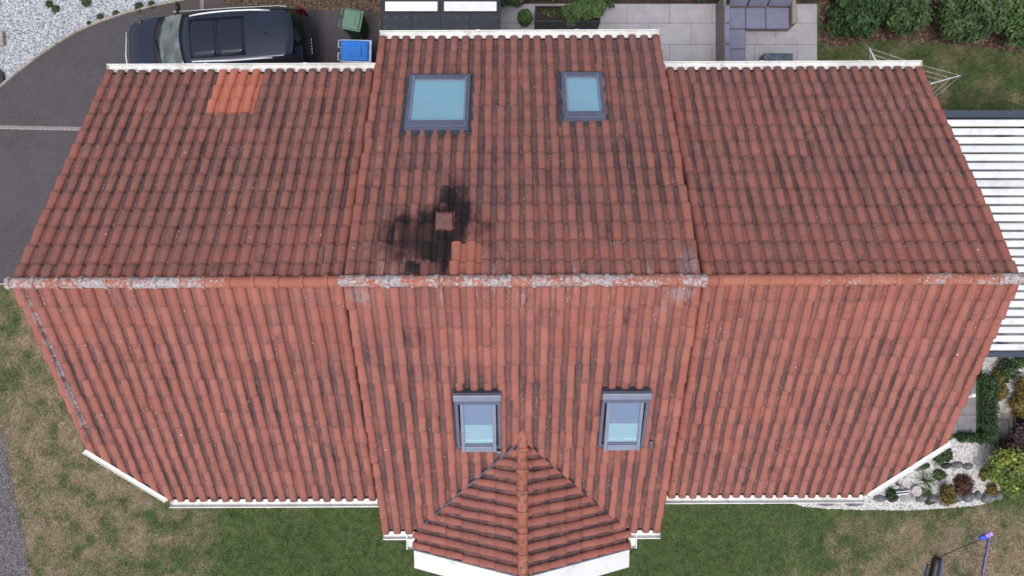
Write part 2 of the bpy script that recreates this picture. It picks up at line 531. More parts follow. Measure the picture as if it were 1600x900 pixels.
class Stuff:
    def __init__(self):
        self.V = []; self.F = []; self.nose = []; self.pan = []; self.tid = []; self.north = []; self.n = 0; self.sm = []
    def add(self, V, F, pan, tid, north, top=None, nose=None):
        self.V.append(V); self.F += [tuple(int(i) + self.n for i in f) for f in F]
        self.sm += [True] * len(F) if top is None else [i < top for i in range(len(F))]
        self.nose.append(np.full(len(V), 0.4) if nose is None else nose)
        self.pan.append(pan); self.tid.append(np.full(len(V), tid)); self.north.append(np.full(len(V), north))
        self.n += len(V)
    def build(self, name, mat, parent):
        me = bpy.data.meshes.new(name)
        me.from_pydata(np.concatenate(self.V).tolist(), [], self.F)
        me.polygons.foreach_set('use_smooth', self.sm)
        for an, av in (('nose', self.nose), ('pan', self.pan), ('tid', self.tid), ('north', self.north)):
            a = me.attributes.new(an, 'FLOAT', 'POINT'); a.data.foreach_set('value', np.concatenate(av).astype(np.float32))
        me.update()
        me.set_sharp_from_angle(angle=R(48))
        return link(name, me, mat, parent)
stuff = Stuff()
single = []        # (projected size, slope part, matrix, key, fresh, north, arrays)
proto = {}
def tile_mesh(key, north, fresh=False):
    k = (key, north, fresh)
    if k not in proto:
        V, F, pan, top = tile_cache[key]
        me = bpy.data.meshes.new('tile')
        me.from_pydata(V.tolist(), [], [tuple(int(i) for i in f) for f in F])
        me.polygons.foreach_set('use_smooth', [i < top for i in range(len(F))])
        a = me.attributes.new('pan', 'FLOAT', 'POINT'); a.data.foreach_set('value', pan.astype(np.float32))
        a = me.attributes.new('nose', 'FLOAT', 'POINT'); a.data.foreach_set('value', nose_of(V).astype(np.float32))
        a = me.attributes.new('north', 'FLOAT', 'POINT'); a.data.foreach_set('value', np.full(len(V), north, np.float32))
        me.materials.append((M_TILE, M_FRESH, M_NEWER)[int(fresh)])
        me.update()
        me.set_sharp_from_angle(angle=R(48))
        proto[k] = me
    return proto[k]
tile_cache = {}
def nose_of(V):
    return (V[:, 1] - 0.075) / GAUGE

def clip_arrays(V, F, pan, planes):
    """keep what lies on the positive side of each vertical plane (point xy, normal xy)"""
    d = [((V[:, 0] - p[0]) * n[0] + (V[:, 1] - p[1]) * n[1]) for p, n in planes]
    if any((x <= 0).all() for x in d): return None
    if all((x >= 0).all() for x in d): return V, F, pan
    bm = bmesh.new()
    lay = bm.verts.layers.float.new('pan')
    vs_ = []
    for co, q in zip(V, pan):
        w = bm.verts.new(co); w[lay] = q; vs_.append(w)
    for f in F:
        try: bm.faces.new([vs_[int(i)] for i in f])
        except ValueError: pass
    for p, n in planes:
        bmesh.ops.bisect_plane(bm, geom=bm.verts[:] + bm.edges[:] + bm.faces[:], dist=1e-5, plane_co=(p[0], p[1], 0), plane_no=(n[0], n[1], 0), clear_inner=True)
    if not bm.faces:
        bm.free(); return None
    bm.verts.index_update()
    V2 = np.array([w.co[:] for w in bm.verts]); pan2 = np.array([w[lay] for w in bm.verts])
    F2 = [tuple(w.index for w in f.verts) for f in bm.faces]
    bm.free()
    return V2, F2, pan2

tcount = [0]
def lay_slope(part, O, u, v, width, slope_len, ncol, north, clipf=None, skip=None, fresh=None, candidates=True):
    """courses counted from the eave; O is the ridge end of the slope where u = 0"""
    M0 = frame(O, u, v)
    slope_len -= 0.035
    pitch = (width - RW) / (ncol - 1)
    ncourse = int(math.ceil((slope_len - 0.02) / GAUGE))
    for ci in range(ncourse):
        vend = slope_len - ci * GAUGE
        v0 = vend - (GAUGE + 0.075)
        for cj in range(ncol):
            verge = (cj == ncol - 1)
            key = (round(pitch, 4), ci == 0, verge, round(max(0.0, 0.012 - v0), 3))
            if key[3] > GAUGE - 0.02: continue
            if key not in tile_cache: tile_cache[key] = tile_arrays(*key)
            V, F, pan, top = tile_cache[key]
            ju, jv = random.gauss(0, 0.005), random.gauss(0, 0.008)
            rzj = random.gauss(0, 0.010)
            if random.random() < 0.03 and ci > 0: jv += random.uniform(0.008, 0.026); rzj += random.uniform(-0.03, 0.03)
            M = M0 @ Matrix.Translation((cj * pitch + ju, v0 + jv, random.gauss(0, 0.0015))) @ Matrix.Rotation(rzj, 4, 'Z') @ Matrix.Rotation(random.gauss(0, 0.004), 4, 'Y')
            c = M @ Vector((pitch / 2, 0.25, 0.02))
            if skip and skip(c, M): continue
            tcount[0] += 1
            nn = north - 0.75 if cj in (0, ncol - 1) else north
            fr = int(fresh(ci, cj, c)) if fresh else 0
            A = np.array(M)
            W = V @ A[:3, :3].T + A[:3, 3]
            planes = clipf(c) if clipf else []
            if planes:
                res = clip_arrays(W, F, pan, planes)
                if res is None: continue
                if len(res[0]) != len(W) or not np.allclose(res[0], W):
                    stuff.add(res[0], res[1], res[2], tcount[0] * 3.71, nn); continue
            d = CAM_Z - c.z
            size = 1.0 / d ** 2 * (1.0 if abs(c.x) < 14 else 0)
            single.append((size + (9 if fr else 0) if candidates else -1, part, M.copy(), key, fr, nn, (W, F, pan, top)))

def deck(name, pts, label=None):
    m = MB()
    n = len(pts)
    up = [Vector(p) + Vector((0, 0, -0.035)) for p in pts]; dn = [Vector(p) + Vector((0, 0, -0.16)) for p in pts]
    fs = [tuple(range(n)), tuple(range(2 * n - 1, n - 1, -1))] + [(i, n + i, n + (i + 1) % n, (i + 1) % n) for i in range(n)]
    m.add(up + dn, fs)
    o = m.build(name, M_UNDER, house)
    return o

SL = lambda run: run / CP
# cut corners of the wings
CUTL = ((-7.74, -2.87), (-6.60, -4.00))
CUTR = ((7.87, -2.80), (6.75, -3.955))
def halfplane(a, b, inside):
    dx, dy = b[0] - a[0], b[1] - a[1]
    n = (-dy, dx)
    if (inside[0] - a[0]) * n[0] + (inside[1] - a[1]) * n[1] < 0: n = (dy, -dx)
    l = math.hypot(*n)
    return (a, (n[0] / l, n[1] / l))
PL_L = halfplane(*CUTL, (-5, -2)); PL_R = halfplane(*CUTR, (5, -2))
VALL = ((BX, BYA), (BXL, M_LO)); VALR = ((BX, BYA), (BXR, M_LO))

def zp(x, y, zf): return (x, y, zf(y))
OV = 0.02
s_lu = deck('roof_slope', [zp(WX0 + OV, RY, zwing), zp(WX0 + OV, W_UP - .03, zwing), zp(MX0, W_UP - .03, zwing), zp(MX0, RY, zwing)][::-1])
s_ll = deck('roof_slope', [zp(WX0 + OV, RY, zwing), zp(WX0 + OV, CUTL[0][1] + .04, zwing), zp(CUTL[1][0] + .02, W_LOL + .04, zwing), zp(MX0, W_LOL + .04, zwing), zp(MX0, RY, zwing)])
s_mu = deck('roof_slope', [zp(MX0 + OV, RY, zmain), zp(MX0 + OV, M_UP - .03, zmain), zp(MX1 - OV, M_UP - .03, zmain), zp(MX1 - OV, RY, zmain)][::-1])
s_ml = deck('roof_slope', [zp(MX0 + OV, RY, zmain), zp(MX0 + OV, M_LO + .03, zmain), zp(BXL, M_LO + .03, zmain), (BX, BYA, zmain(BYA)), zp(BXR, M_LO + .03, zmain), zp(MX1 - OV, M_LO + .03, zmain), zp(MX1 - OV, RY, zmain)])
s_ru = deck('roof_slope', [zp(MX1, RY, zwing), zp(MX1, W_UP - .03, zwing), zp(WX1 - OV, W_UP - .03, zwing), zp(WX1 - OV, RY, zwing)][::-1])
s_rl = deck('roof_slope', [zp(MX1, RY, zwing), zp(MX1, W_LOR + .04, zwing), zp(CUTR[1][0] - .02, W_LOR + .04, zwing), zp(WX1 - OV, CUTR[0][1] + .04, zwing), zp(WX1 - OV, RY, zwing)])
def zbay(x): return BRZ - TAN * abs(x - BX)
s_bl = deck('roof_slope', [(BX, BYA - .02, BRZ), (BXL + .03, M_LO, zbay(BXL + .03)), (BXL + .03, BYF + .02, zbay(BXL + .03)), (BX, BYF + .02, BRZ)])
s_br = deck('roof_slope', [(BX, BYA - .02, BRZ), (BXR - .03, M_LO, zbay(BXR - .03)), (BXR - .03, BYF + .02, zbay(BXR - .03)), (BX, BYF + .02, BRZ)][::-1])

UPV, LOV = (0, CP, -SP), (0, -CP, -SP)
# skylights: x0, x1, y ridge side, y eave side
SKY = [(-1.85, -0.74, 2.70, 3.85), (0.91, 1.65, 2.87, 3.89), (-0.965, -0.195, -1.67, -2.73), (1.49, 2.28, -1.65, -2.71)]
def skip_main(c, M):
    e = [M @ Vector((0.03, 0.06, 0)), M @ Vector((0.17, 0.06, 0)), M @ Vector((0.03, 0.42, 0)), M @ Vector((0.17, 0.42, 0))]
    for (x0, x1, ya, yb) in SKY:
        lo, hi = min(ya, yb), max(ya, yb)
        if sum(x0 < q.x < x1 and lo < q.y < hi for q in e) >= 4: return True
    if abs(c.x - VENT[0]) < 0.05 and abs(c.y - VENT[1]) < 0.1: return True
    return False
lay_slope(s_lu, (WX0, RY, WZ), (1, 0, 0), UPV, MX0 - WX0 - 0.09, SL(W_UP - RY), 24, 1.0, fresh=lambda ci, cj, c: ci < 3 and 10 <= cj <= 13)  # wing tiles stop short of the main block; dark deck stands for step shadow
lay_slope(s_ll, (MX0 - .09, RY, WZ), (-1, 0, 0), LOV, MX0 - WX0 - 0.09, SL(RY - W_LOL), 24, 0.0, clipf=lambda c: [PL_L] if c.x < -5.9 else [])
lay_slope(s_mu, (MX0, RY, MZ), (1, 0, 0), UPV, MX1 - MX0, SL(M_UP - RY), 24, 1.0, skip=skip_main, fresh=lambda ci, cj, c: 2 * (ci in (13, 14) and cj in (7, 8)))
lay_slope(s_ml, (MX1, RY, MZ), (-1, 0, 0), LOV, MX1 - MX0, SL(RY - M_LO), 24, 0.0, skip=skip_main,
          clipf=lambda c: ([halfplane(*VALL, (BXL - 1, M_LO + .5))] if c.x < BX else [halfplane(*VALR, (BXR + 1, M_LO + .5))]) if c.y < BYA + 0.5 else [])
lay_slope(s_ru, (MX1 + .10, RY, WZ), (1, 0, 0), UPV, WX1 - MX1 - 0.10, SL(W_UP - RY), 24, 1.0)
lay_slope(s_rl, (WX1, RY, WZ), (-1, 0, 0), LOV, WX1 - MX1 - 0.10, SL(RY - W_LOR), 24, 0.0, clipf=lambda c: [PL_R] if c.x > 5.9 else [])
bl_w = (BYA - BYF) + 0.25
nb = int(round((bl_w - RW) / 0.207)) + 1
lay_slope(s_bl, (BX, BYF, BRZ), (0, 1, 0), (-CP, 0, -SP), bl_w, SL(BX - BXL), nb, 0.35, candidates=False,
          clipf=lambda c: [halfplane(*VALL, (BX, BYF))])
lay_slope(s_br, (BX, BYF + bl_w, BRZ), (0, -1, 0), (CP, 0, -SP), bl_w, SL(BXR - BX), nb, 0.2, candidates=False,
          clipf=lambda c: [halfplane(*VALR, (BX, BYF))])
single.sort(key=lambda t: -t[0])
for k, (size, part, M, key, fr, north, arr) in enumerate(single):
    if k < 300:
        o = bpy.data.objects.new('tile', tile_mesh(key, north, fr))
        col.objects.link(o)
        o.parent = part
        o.matrix_local = M
        if fr: o['label'] = 'bright fresh orange replacement tile' if fr == 1 else 'newer clean red tile just above the ridge by the soot'
    else:
        W, F, pan, top = arr
        stuff.add(W, F, pan, k * 3.71 + 1.3, north, top, nose_of(tile_cache[key][0]))
roof_tiles = stuff.build('roof_tiles', M_TILE, house)
tag(roof_tiles, kind='stuff')

# ------------------------------------------------------------------ ridge tiles
def ridge_mesh(L, r0, r1, n=10):
    """half round cap along +x, with a raised collar on its far end and a thickness"""
    st = [(0.0, r0, 0), (L - 0.050, r1 - .004, 0), (L - 0.046, r1 + 0.012, 0), (L + 0.014, r1 + 0.014, 0), (L + 0.016, r1 - 0.016, 0)]
    V, F = [], []
    for (x, r, _) in st:
        for k in range(n + 1):
            a = math.pi * (k / n) * 1.10 - math.pi * 0.05
            V.append((x, -r * math.cos(a), r * 0.92 * math.sin(a)))
    for i in range(len(st) - 1):
        for k in range(n):
            F.append((i * (n + 1) + k, (i + 1) * (n + 1) + k, (i + 1) * (n + 1) + k + 1, i * (n + 1) + k + 1))
    m = MB().add(V, [tuple(reversed(f)) for f in F], True)
    me = m.mesh('ridge_tile'); me.materials.append(M_RIDGE)
    me.set_sharp_from_angle(angle=R(50))
    return me
RT = {}
def ridge_run(a, b, n, lich, algae, parts=house, r=0.092, last_collar=True, flip=False):
    a = Vector(a); b = Vector(b)
    L = (b - a).length / n
    key = (round(L, 3), r)
    if key not in RT: RT[key] = ridge_mesh(L, r * 0.97, r)
    ang = math.atan2(b.y - a.y, b.x - a.x)
    for i in range(n):
        o = bpy.data.objects.new('ridge_tile', RT[key])
        col.objects.link(o); o.parent = house
        p = a + (b - a) * (i / n)
        if flip: p = a + (b - a) * ((i + 1) / n)
        o.matrix_local = Matrix.Translation(p + Vector((0, random.gauss(0, 0.004), random.gauss(0, 0.003)))) @ Matrix.Rotation(ang + (math.pi if flip else 0) + random.gauss(0, 0.008), 4, 'Z') @ Matrix.Rotation(random.gauss(0, 0.006), 4, 'Y')
        t = (i + 0.5) / n
        o['lichen'] = float(max(0, lich(t) + random.uniform(-0.12, 0.12)))
        o['algae'] = float(algae)
ridge_run((WX0 - 0.02, RY, WZ + 0.035), (MX0 + 0.03, RY, WZ + 0.035), 14, lambda t: 0.98 - 0.15 * t if t < 0.55 else max(0.0, 0.9 - (t - 0.5) * 2.4), 0.1, flip=True)
ridge_run((MX0 - 0.03, RY, MZ + 0.035), (MX1 + 0.02, RY, MZ + 0.035), 15, lambda t: 1.0 if t < 0.08 or t > 0.93 else 0.84, 0.1)
ridge_run((MX1 - 0.03, RY, WZ + 0.035), (WX1 + 0.03, RY, WZ + 0.035), 13, lambda t: 0.15 if t < 0.25 else 0.35 + 0.45 * t, 0.15)
ridge_run((BX, BYA + 0.18, BRZ + 0.03), (BX, BYF - 0.02, BRZ + 0.03), 7, lambda t: 0.05 + 0.2 * (t > 0.7), 0.9, r=0.098)
# rounded end pieces
def end_cap(loc, s=1.0, rz=0.0, lich=0.2):
    V, F = [], []
    n, mseg = 10, 4
    for j in range(mseg + 1):
        b = math.pi / 2 * j / mseg
        for k in range(n + 1):
            a = math.pi * (k / n) * 1.1 - math.pi * .05
            V.append((-0.045 * math.sin(b), -0.092 * math.cos(b) ** 0.6 * math.cos(a), 0.085 * math.cos(b) ** 0.6 * math.sin(a)))
    for i in range(mseg):
        for k in range(n):
            F.append((i * (n + 1) + k, (i + 1) * (n + 1) + k, (i + 1) * (n + 1) + k + 1, i * (n + 1) + k + 1))
    o = MB().add(V, F, True).build('ridge_end', M_RIDGE, house)
    o.location = loc; o.rotation_euler = (0, 0, rz); o.scale = (s, s, s)
    o['lichen'] = lich; o['algae'] = 0.1
end_cap((WX0 - 0.02, RY, WZ + 0.035), 1.06, 0, 0.1)
end_cap((WX1 + 0.03, RY, WZ + 0.035), 1.06, math.pi, 0.2)
end_cap((MX0 - 0.03, RY, MZ + 0.035), 1.04, 0, 1.0)
end_cap((MX1 + 0.02, RY, MZ + 0.035), 1.06, math.pi, 1.0)
end_cap((BX, BYA + 0.18, BRZ + 0.03), 1.06, -math.pi / 2, 0.0)
# mortar bedding under the ridges
for (x0, x1, zz) in ((WX0 + .03, MX0, WZ), (MX0 + .03, MX1 - .03, MZ), (MX1, WX1 - .03, WZ)):
    MB().prism([(-0.085, -0.06), (0.085, -0.06), (0.05, 0.045), (-0.05, 0.045)], x0, x1, Matrix(((0, 0, 1, 0), (1, 0, 0, RY), (0, 1, 0, zz + .015), (0, 0, 0, 1)))).build('ridge_bedding', M_MORTAR, house)

# ------------------------------------------------------------------ valleys, gutters, boards, walls
def strip(name, a, b, w, h, mat, par=house, up=(0, 0, 1)):
    a = Vector(a); b = Vector(b); t = (b - a).normalized(); s = Vector(up).cross(t).normalized(); n = t.cross(s)
    M = Matrix.Identity(4)
    for r in range(3):
        M[r][0] = t[r]; M[r][1] = s[r]; M[r][2] = n[r]; M[r][3] = a[r]
    L = (b - a).length
    return MB().box(0, L, -w / 2, w / 2, 0, h, M).build(name, mat, par)
strip('valley_flashing', (BX - .12, BYA - .11, zmain(BYA - .11) + .088), (BXL + .02, M_LO + .02, zmain(M_LO) + .075), 0.036, 0.014, simple('dull_lead', (0.085, 0.095, 0.125), 0.6, 0.3, var=0.3, scale=9))
strip('valley_flashing', (BX + .12, BYA - .11, zmain(BYA - .11) + .05), (BXR - .02, M_LO + .02, zmain(M_LO) + .03), 0.045, 0.012, simple('dark_valley', (0.05, 0.035, 0.035), 0.8))

def gutter(a, b, out, w=0.160, dep=0.075, back=0.012):
    """open channel from a to b; out = outward direction in plan"""
    a = Vector(a); b = Vector(b); t = (b - a).normalized()
    out = Vector((out[0], out[1], 0)).normalized()
    th = 0.010
    f = back + w
    prof = [(back, 0.0), (back, -dep), (f - 0.02, -dep), (f, -dep + 0.025), (f, 0.012), (f - 0.016, 0.012), (f - 0.016, 0.004), (f - th, 0.002),
            (f - th, -dep + 0.03), (f - 0.026, -dep + th), (back + th, -dep + th), (back + th, 0.0)]
    n = len(prof)
    V = []
    for e in (a, b):
        for (o, z) in prof: V.append(e + out * o + Vector((0, 0, z)))
    F = [(i, (i + 1) % n, n + (i + 1) % n, n + i) for i in range(n)]
    for e in (0, n):
        F += [(e + 0, e + 1, e + 10, e + 11), (e + 1, e + 2, e + 9, e + 10), (e + 2, e + 3, e + 8, e + 9), (e + 3, e + 4, e + 7, e + 8)]
    # stop ends
    F += [(1, 2, 3, 4, 7, 11), (n + 1, n + 2, n + 3, n + 4, n + 7, n + 11)]
    m = MB().add(V, F)
    me = m.mesh('gutter'); me.materials.append(M_WHITE)
    bm = bmesh.new(); bm.from_mesh(me); bmesh.ops.recalc_face_normals(bm, faces=bm.faces); bm.to_mesh(me); bm.free()
    o = link('gutter', me, None, house)
    # joints
    L = (b - a).length
    s = 1.9
    while s < L - 0.5:
        c = a + t * s
        MB().box(-0.035, 0.035, f - 0.018, f + 0.006, 0.006, 0.018, frame_xy(c, t, out)).build('gutter_clip', M_WHITE, o)
        s += 1.9
    return o
def frame_xy(c, t, out):
    M = Matrix.Identity(4)
    for r in range(3):
        M[r][0] = t[r]; M[r][1] = out[r]; M[r][2] = (0, 0, 1)[r]; M[r][3] = c[r]
    return M
GO = -0.005
def eave_strip(a, b, out):
    a = Vector(a); b = Vector(b); t = (b - a).normalized(); o = Vector((out[0], out[1], 0)).normalized()
    MB().box(0, (b - a).length, -0.14, 0.041, -0.075, -0.006, frame_xy(a, t, o)).build('eave_filler', M_UNDER, house)
zwe = zwing(W_UP); zme = zmain(M_UP)
gutter((WX0, W_UP + .03, zwe - .01), (MX0 - .06, W_UP + .03, zwe - .01), (0, 1)); eave_strip((WX0 + .03, W_UP, zwe), (MX0, W_UP, zwe), (0, 1))
gutter((MX0, M_UP + .03, zme - .01), (MX1, M_UP + .03, zme - .01), (0, 1)); eave_strip((MX0 + .03, M_UP, zme), (MX1 - .03, M_UP, zme), (0, 1))
gutter((MX1 + .03, W_UP + .03, zwe - .01), (WX1, W_UP + .03, zwe - .01), (0, 1)); eave_strip((MX1, W_UP, zwe), (WX1 - .03, W_UP, zwe), (0, 1))
zl = zwing(W_LOL); zr = zwing(W_LOR); zm = zmain(M_LO)
gutter((CUTL[1][0], W_LOL - .03, zl - .01), (MX0 - .02, W_LOL - .03, zl - .01), (0, -1)); eave_strip((CUTL[1][0] + .03, W_LOL, zl), (MX0, W_LOL, zl), (0, -1))
gutter((MX1 + .02, W_LOR - .03, zr - .01), (CUTR[1][0], W_LOR - .03, zr - .01), (0, -1)); eave_strip((MX1, W_LOR, zr), (CUTR[1][0] - .03, W_LOR, zr), (0, -1))
gutter((MX0 + .01, M_LO - .03, zm - .01), (BXL - .09, M_LO - .03, zm - .01), (0, -1)); eave_strip((MX0 + .03, M_LO, zm), (BXL, M_LO, zm), (0, -1))
gutter((BXR + .09, M_LO - .03, zm - .01), (MX1 - .01, M_LO - .03, zm - .01), (0, -1)); eave_strip((BXR, M_LO, zm), (MX1 - .03, M_LO, zm), (0, -1))
gutter((BXL - .03, M_LO - .03, zm - .015), (BXL - .03, BYF - .01, zm - .015), (-1, 0)); eave_strip((BXL, M_LO, zm), (BXL, BYF + .03, zm), (-1, 0))
gutter((BXR + .03, M_LO - .03, zm - .015), (BXR + .03, BYF - .01, zm - .015), (1, 0)); eave_strip((BXR, M_LO, zm), (BXR, BYF + .03, zm), (1, 0))
# raking white boards on the cut corners
for (c, z0f) in ((CUTL, zwing), (CUTR, zwing)):
    a = Vector((c[0][0], c[0][1], zwing(c[0][1]))); b = Vector((c[1][0], c[1][1], zwing(c[1][1])))
    t2 = Vector((b.x - a.x, b.y - a.y, 0)).normalized()
    o2 = Vector((t2.y, -t2.x, 0))
    if o2.dot(Vector((a.x, a.y, 0))) < 0: o2 = -o2
    def rp(e, o, z): return e + o2 * o + Vector((0, 0, z))
    f = 0.135
    V = [rp(e, o, z) for e in (a, b) for (o, z) in ((-0.06, -0.02), (f, -0.02), (f, 0.008), (f - .012, 0.008), (f - .012, -0.008), (-0.06, -0.008), (f, -0.16), (-0.06, -0.16))]
    F = [(2, 3, 11, 10), (3, 4, 12, 11), (4, 5, 13, 12), (2, 10, 14, 6), (6, 14, 15, 7), (5, 7, 15, 13), (2, 6, 7, 5, 4, 3), (10, 11, 12, 13, 15, 14)]
    me = MB().add(V, F).mesh('corner_board'); me.materials.append(M_WHITE)
    bm = bmesh.new(); bm.from_mesh(me); bmesh.ops.recalc_face_normals(bm, faces=bm.faces); bm.to_mesh(me); bm.free()
    link('corner_board', me, None, house)
    MB().add([rp(a, -.12, -.02), rp(b, -.12, -.02), rp(b, .040, .004), rp(a, .040, .004), rp(a, -.12, -.1), rp(b, -.12, -.1), rp(b, .040, -.1), rp(a, .040, -.1)],
             [(0, 1, 2, 3), (7, 6, 5, 4), (0, 4, 5, 1), (1, 5, 6, 2), (2, 6, 7, 3), (3, 7, 4, 0)]).build('eave_filler', M_UNDER, house)
# wide white boards over the bay's front verge
M_BOARD = simple('white_board', (0.80, 0.80, 0.80), 0.5, var=0.05, scale=3, dirt=0.35)
for (xe, s) in ((BXL - .06, -1), (BXR + .06, 1)):
    ze = zbay(xe) + 0.0
    V = []
    for (x, z) in ((xe, ze), (BX, BRZ)):
        for (y, dz) in ((BYF - .005, 0.035), (BYF - .005, -0.2), (BYF - .39, -0.2), (BYF - .39, -0.02)):
            V.append((x, y, z + dz))
    F = [(0, 1, 2, 3), (4, 7, 6, 5), (0, 3, 7, 4), (3, 2, 6, 7), (2, 1, 5, 6), (1, 0, 4, 5)]
    me = MB().add(V, F).mesh('verge_board'); me.materials.append(M_BOARD)
    bm = bmesh.new(); bm.from_mesh(me); bmesh.ops.recalc_face_normals(bm, faces=bm.faces); bm.to_mesh(me); bm.free()
    link('verge_board', me, None, house)
    strip('verge_trim', (xe, BYF - .012, ze + .036), (BX, BYF - .012, BRZ + .036), 0.03, 0.012, M_LEAD)

def wall_loop(pts, zf, z0=0.0):
    m = MB()
    n = len(pts)
    for i in range(n):
        a, b = pts[i], pts[(i + 1) % n]
        cuts = [0.0, 1.0]
        if (a[1] - RY) * (b[1] - RY) < 0: cuts.insert(1, (RY - a[1]) / (b[1] - a[1]))
        for s, e in zip(cuts[:-1], cuts[1:]):
            p = (a[0] + (b[0] - a[0]) * s, a[1] + (b[1] - a[1]) * s); q = (a[0] + (b[0] - a[0]) * e, a[1] + (b[1] - a[1]) * e)
            m.add([(p[0], p[1], z0), (q[0], q[1], z0), (q[0], q[1], zf(*q)), (p[0], p[1], zf(*p))], [(0, 1, 2, 3)])
    return m.build('wall', M_WALL, house)
wz = lambda x, y: zwing(y) - 0.10
mz = lambda x, y: zmain(y) - 0.10
wall_loop([(WX0 + .12, W_UP - .45), (WX0 + .12, CUTL[0][1] + .2), (CUTL[1][0] + .12, W_LOL + .4), (MX0 + .05, W_LOL + .4), (MX0 + .05, W_UP - .45)], wz)
wall_loop([(MX1 - .05, W_UP - .45), (MX1 - .05, W_LOR + .4), (CUTR[1][0] - .12, W_LOR + .4), (WX1 - .12, CUTR[0][1] + .2), (WX1 - .12, W_UP - .45)], wz)
wall_loop([(MX0 + .06, M_UP - .4), (MX0 + .06, M_LO + .4), (MX1 - .06, M_LO + .4), (MX1 - .06, M_UP - .4)], mz)
mw = MB()
bx0, bx1, by = BXL + .25, BXR - .25, BYF + .05
for (p, q) in (((bx0, M_LO + .4), (bx0, by)), ((bx0, by), (BX, by)), ((BX, by), (bx1, by)), ((bx1, by), (bx1, M_LO + .4))):
    mw.add([(p[0], p[1], 0), (q[0], q[1], 0), (q[0], q[1], zbay(q[0]) - .1), (p[0], p[1], zbay(p[0]) - .1)], [(0, 1, 2, 3)])
mw.build('wall', M_WALL, house)

# ------------------------------------------------------------------ skylights
M_FRAME = simple('grey_blue_aluminium', (0.120, 0.132, 0.205), 0.45, 0.2, var=0.10, scale=4)
M_FRAME2 = simple('pale_blue_aluminium', (0.215, 0.245, 0.325), 0.45, 0.2, var=0.08, scale=4)
M_DARK = simple('dark_flashing', (0.055, 0.065, 0.085), 0.55, 0.2, var=0.3, scale=8)
def glass_mat(name, tint, refl=0.18):
    m = Mat(name)
    t = m.t
    tr = m.node('ShaderNodeBsdfTransparent'); tr.inputs[0].default_value = (*tint, 1)
    gl = m.node('ShaderNodeBsdfGlossy'); gl.inputs['Roughness'].default_value = 0.03
    mx = m.node('ShaderNodeMixShader'); mx.inputs[0].default_value = refl
    t.links.new(tr.outputs[0], mx.inputs[1]); t.links.new(gl.outputs[0], mx.inputs[2])
    t.links.new(mx.outputs[0], m.out.inputs['Surface'])
    return m.m
M_GLASS = glass_mat('window_glass', (0.80, 0.93, 0.98), 0.22)
M_BLIND_SKY = simple('sky_tinted_blind', (0.44, 0.66, 0.75), 0.7, var=0.05, scale=1.1)  # white blind with the sky's blue tint painted into its colour
M_BLINDW = simple('white_blind', (0.62, 0.68, 0.70), 0.7, var=0.03, scale=1.5)
M_SKY_REFL = simple('painted_sky_reflection', (0.16, 0.19, 0.40), 0.7, var=0.05, scale=1.0)  # sky reflected in the upper half of the pane, painted as colour
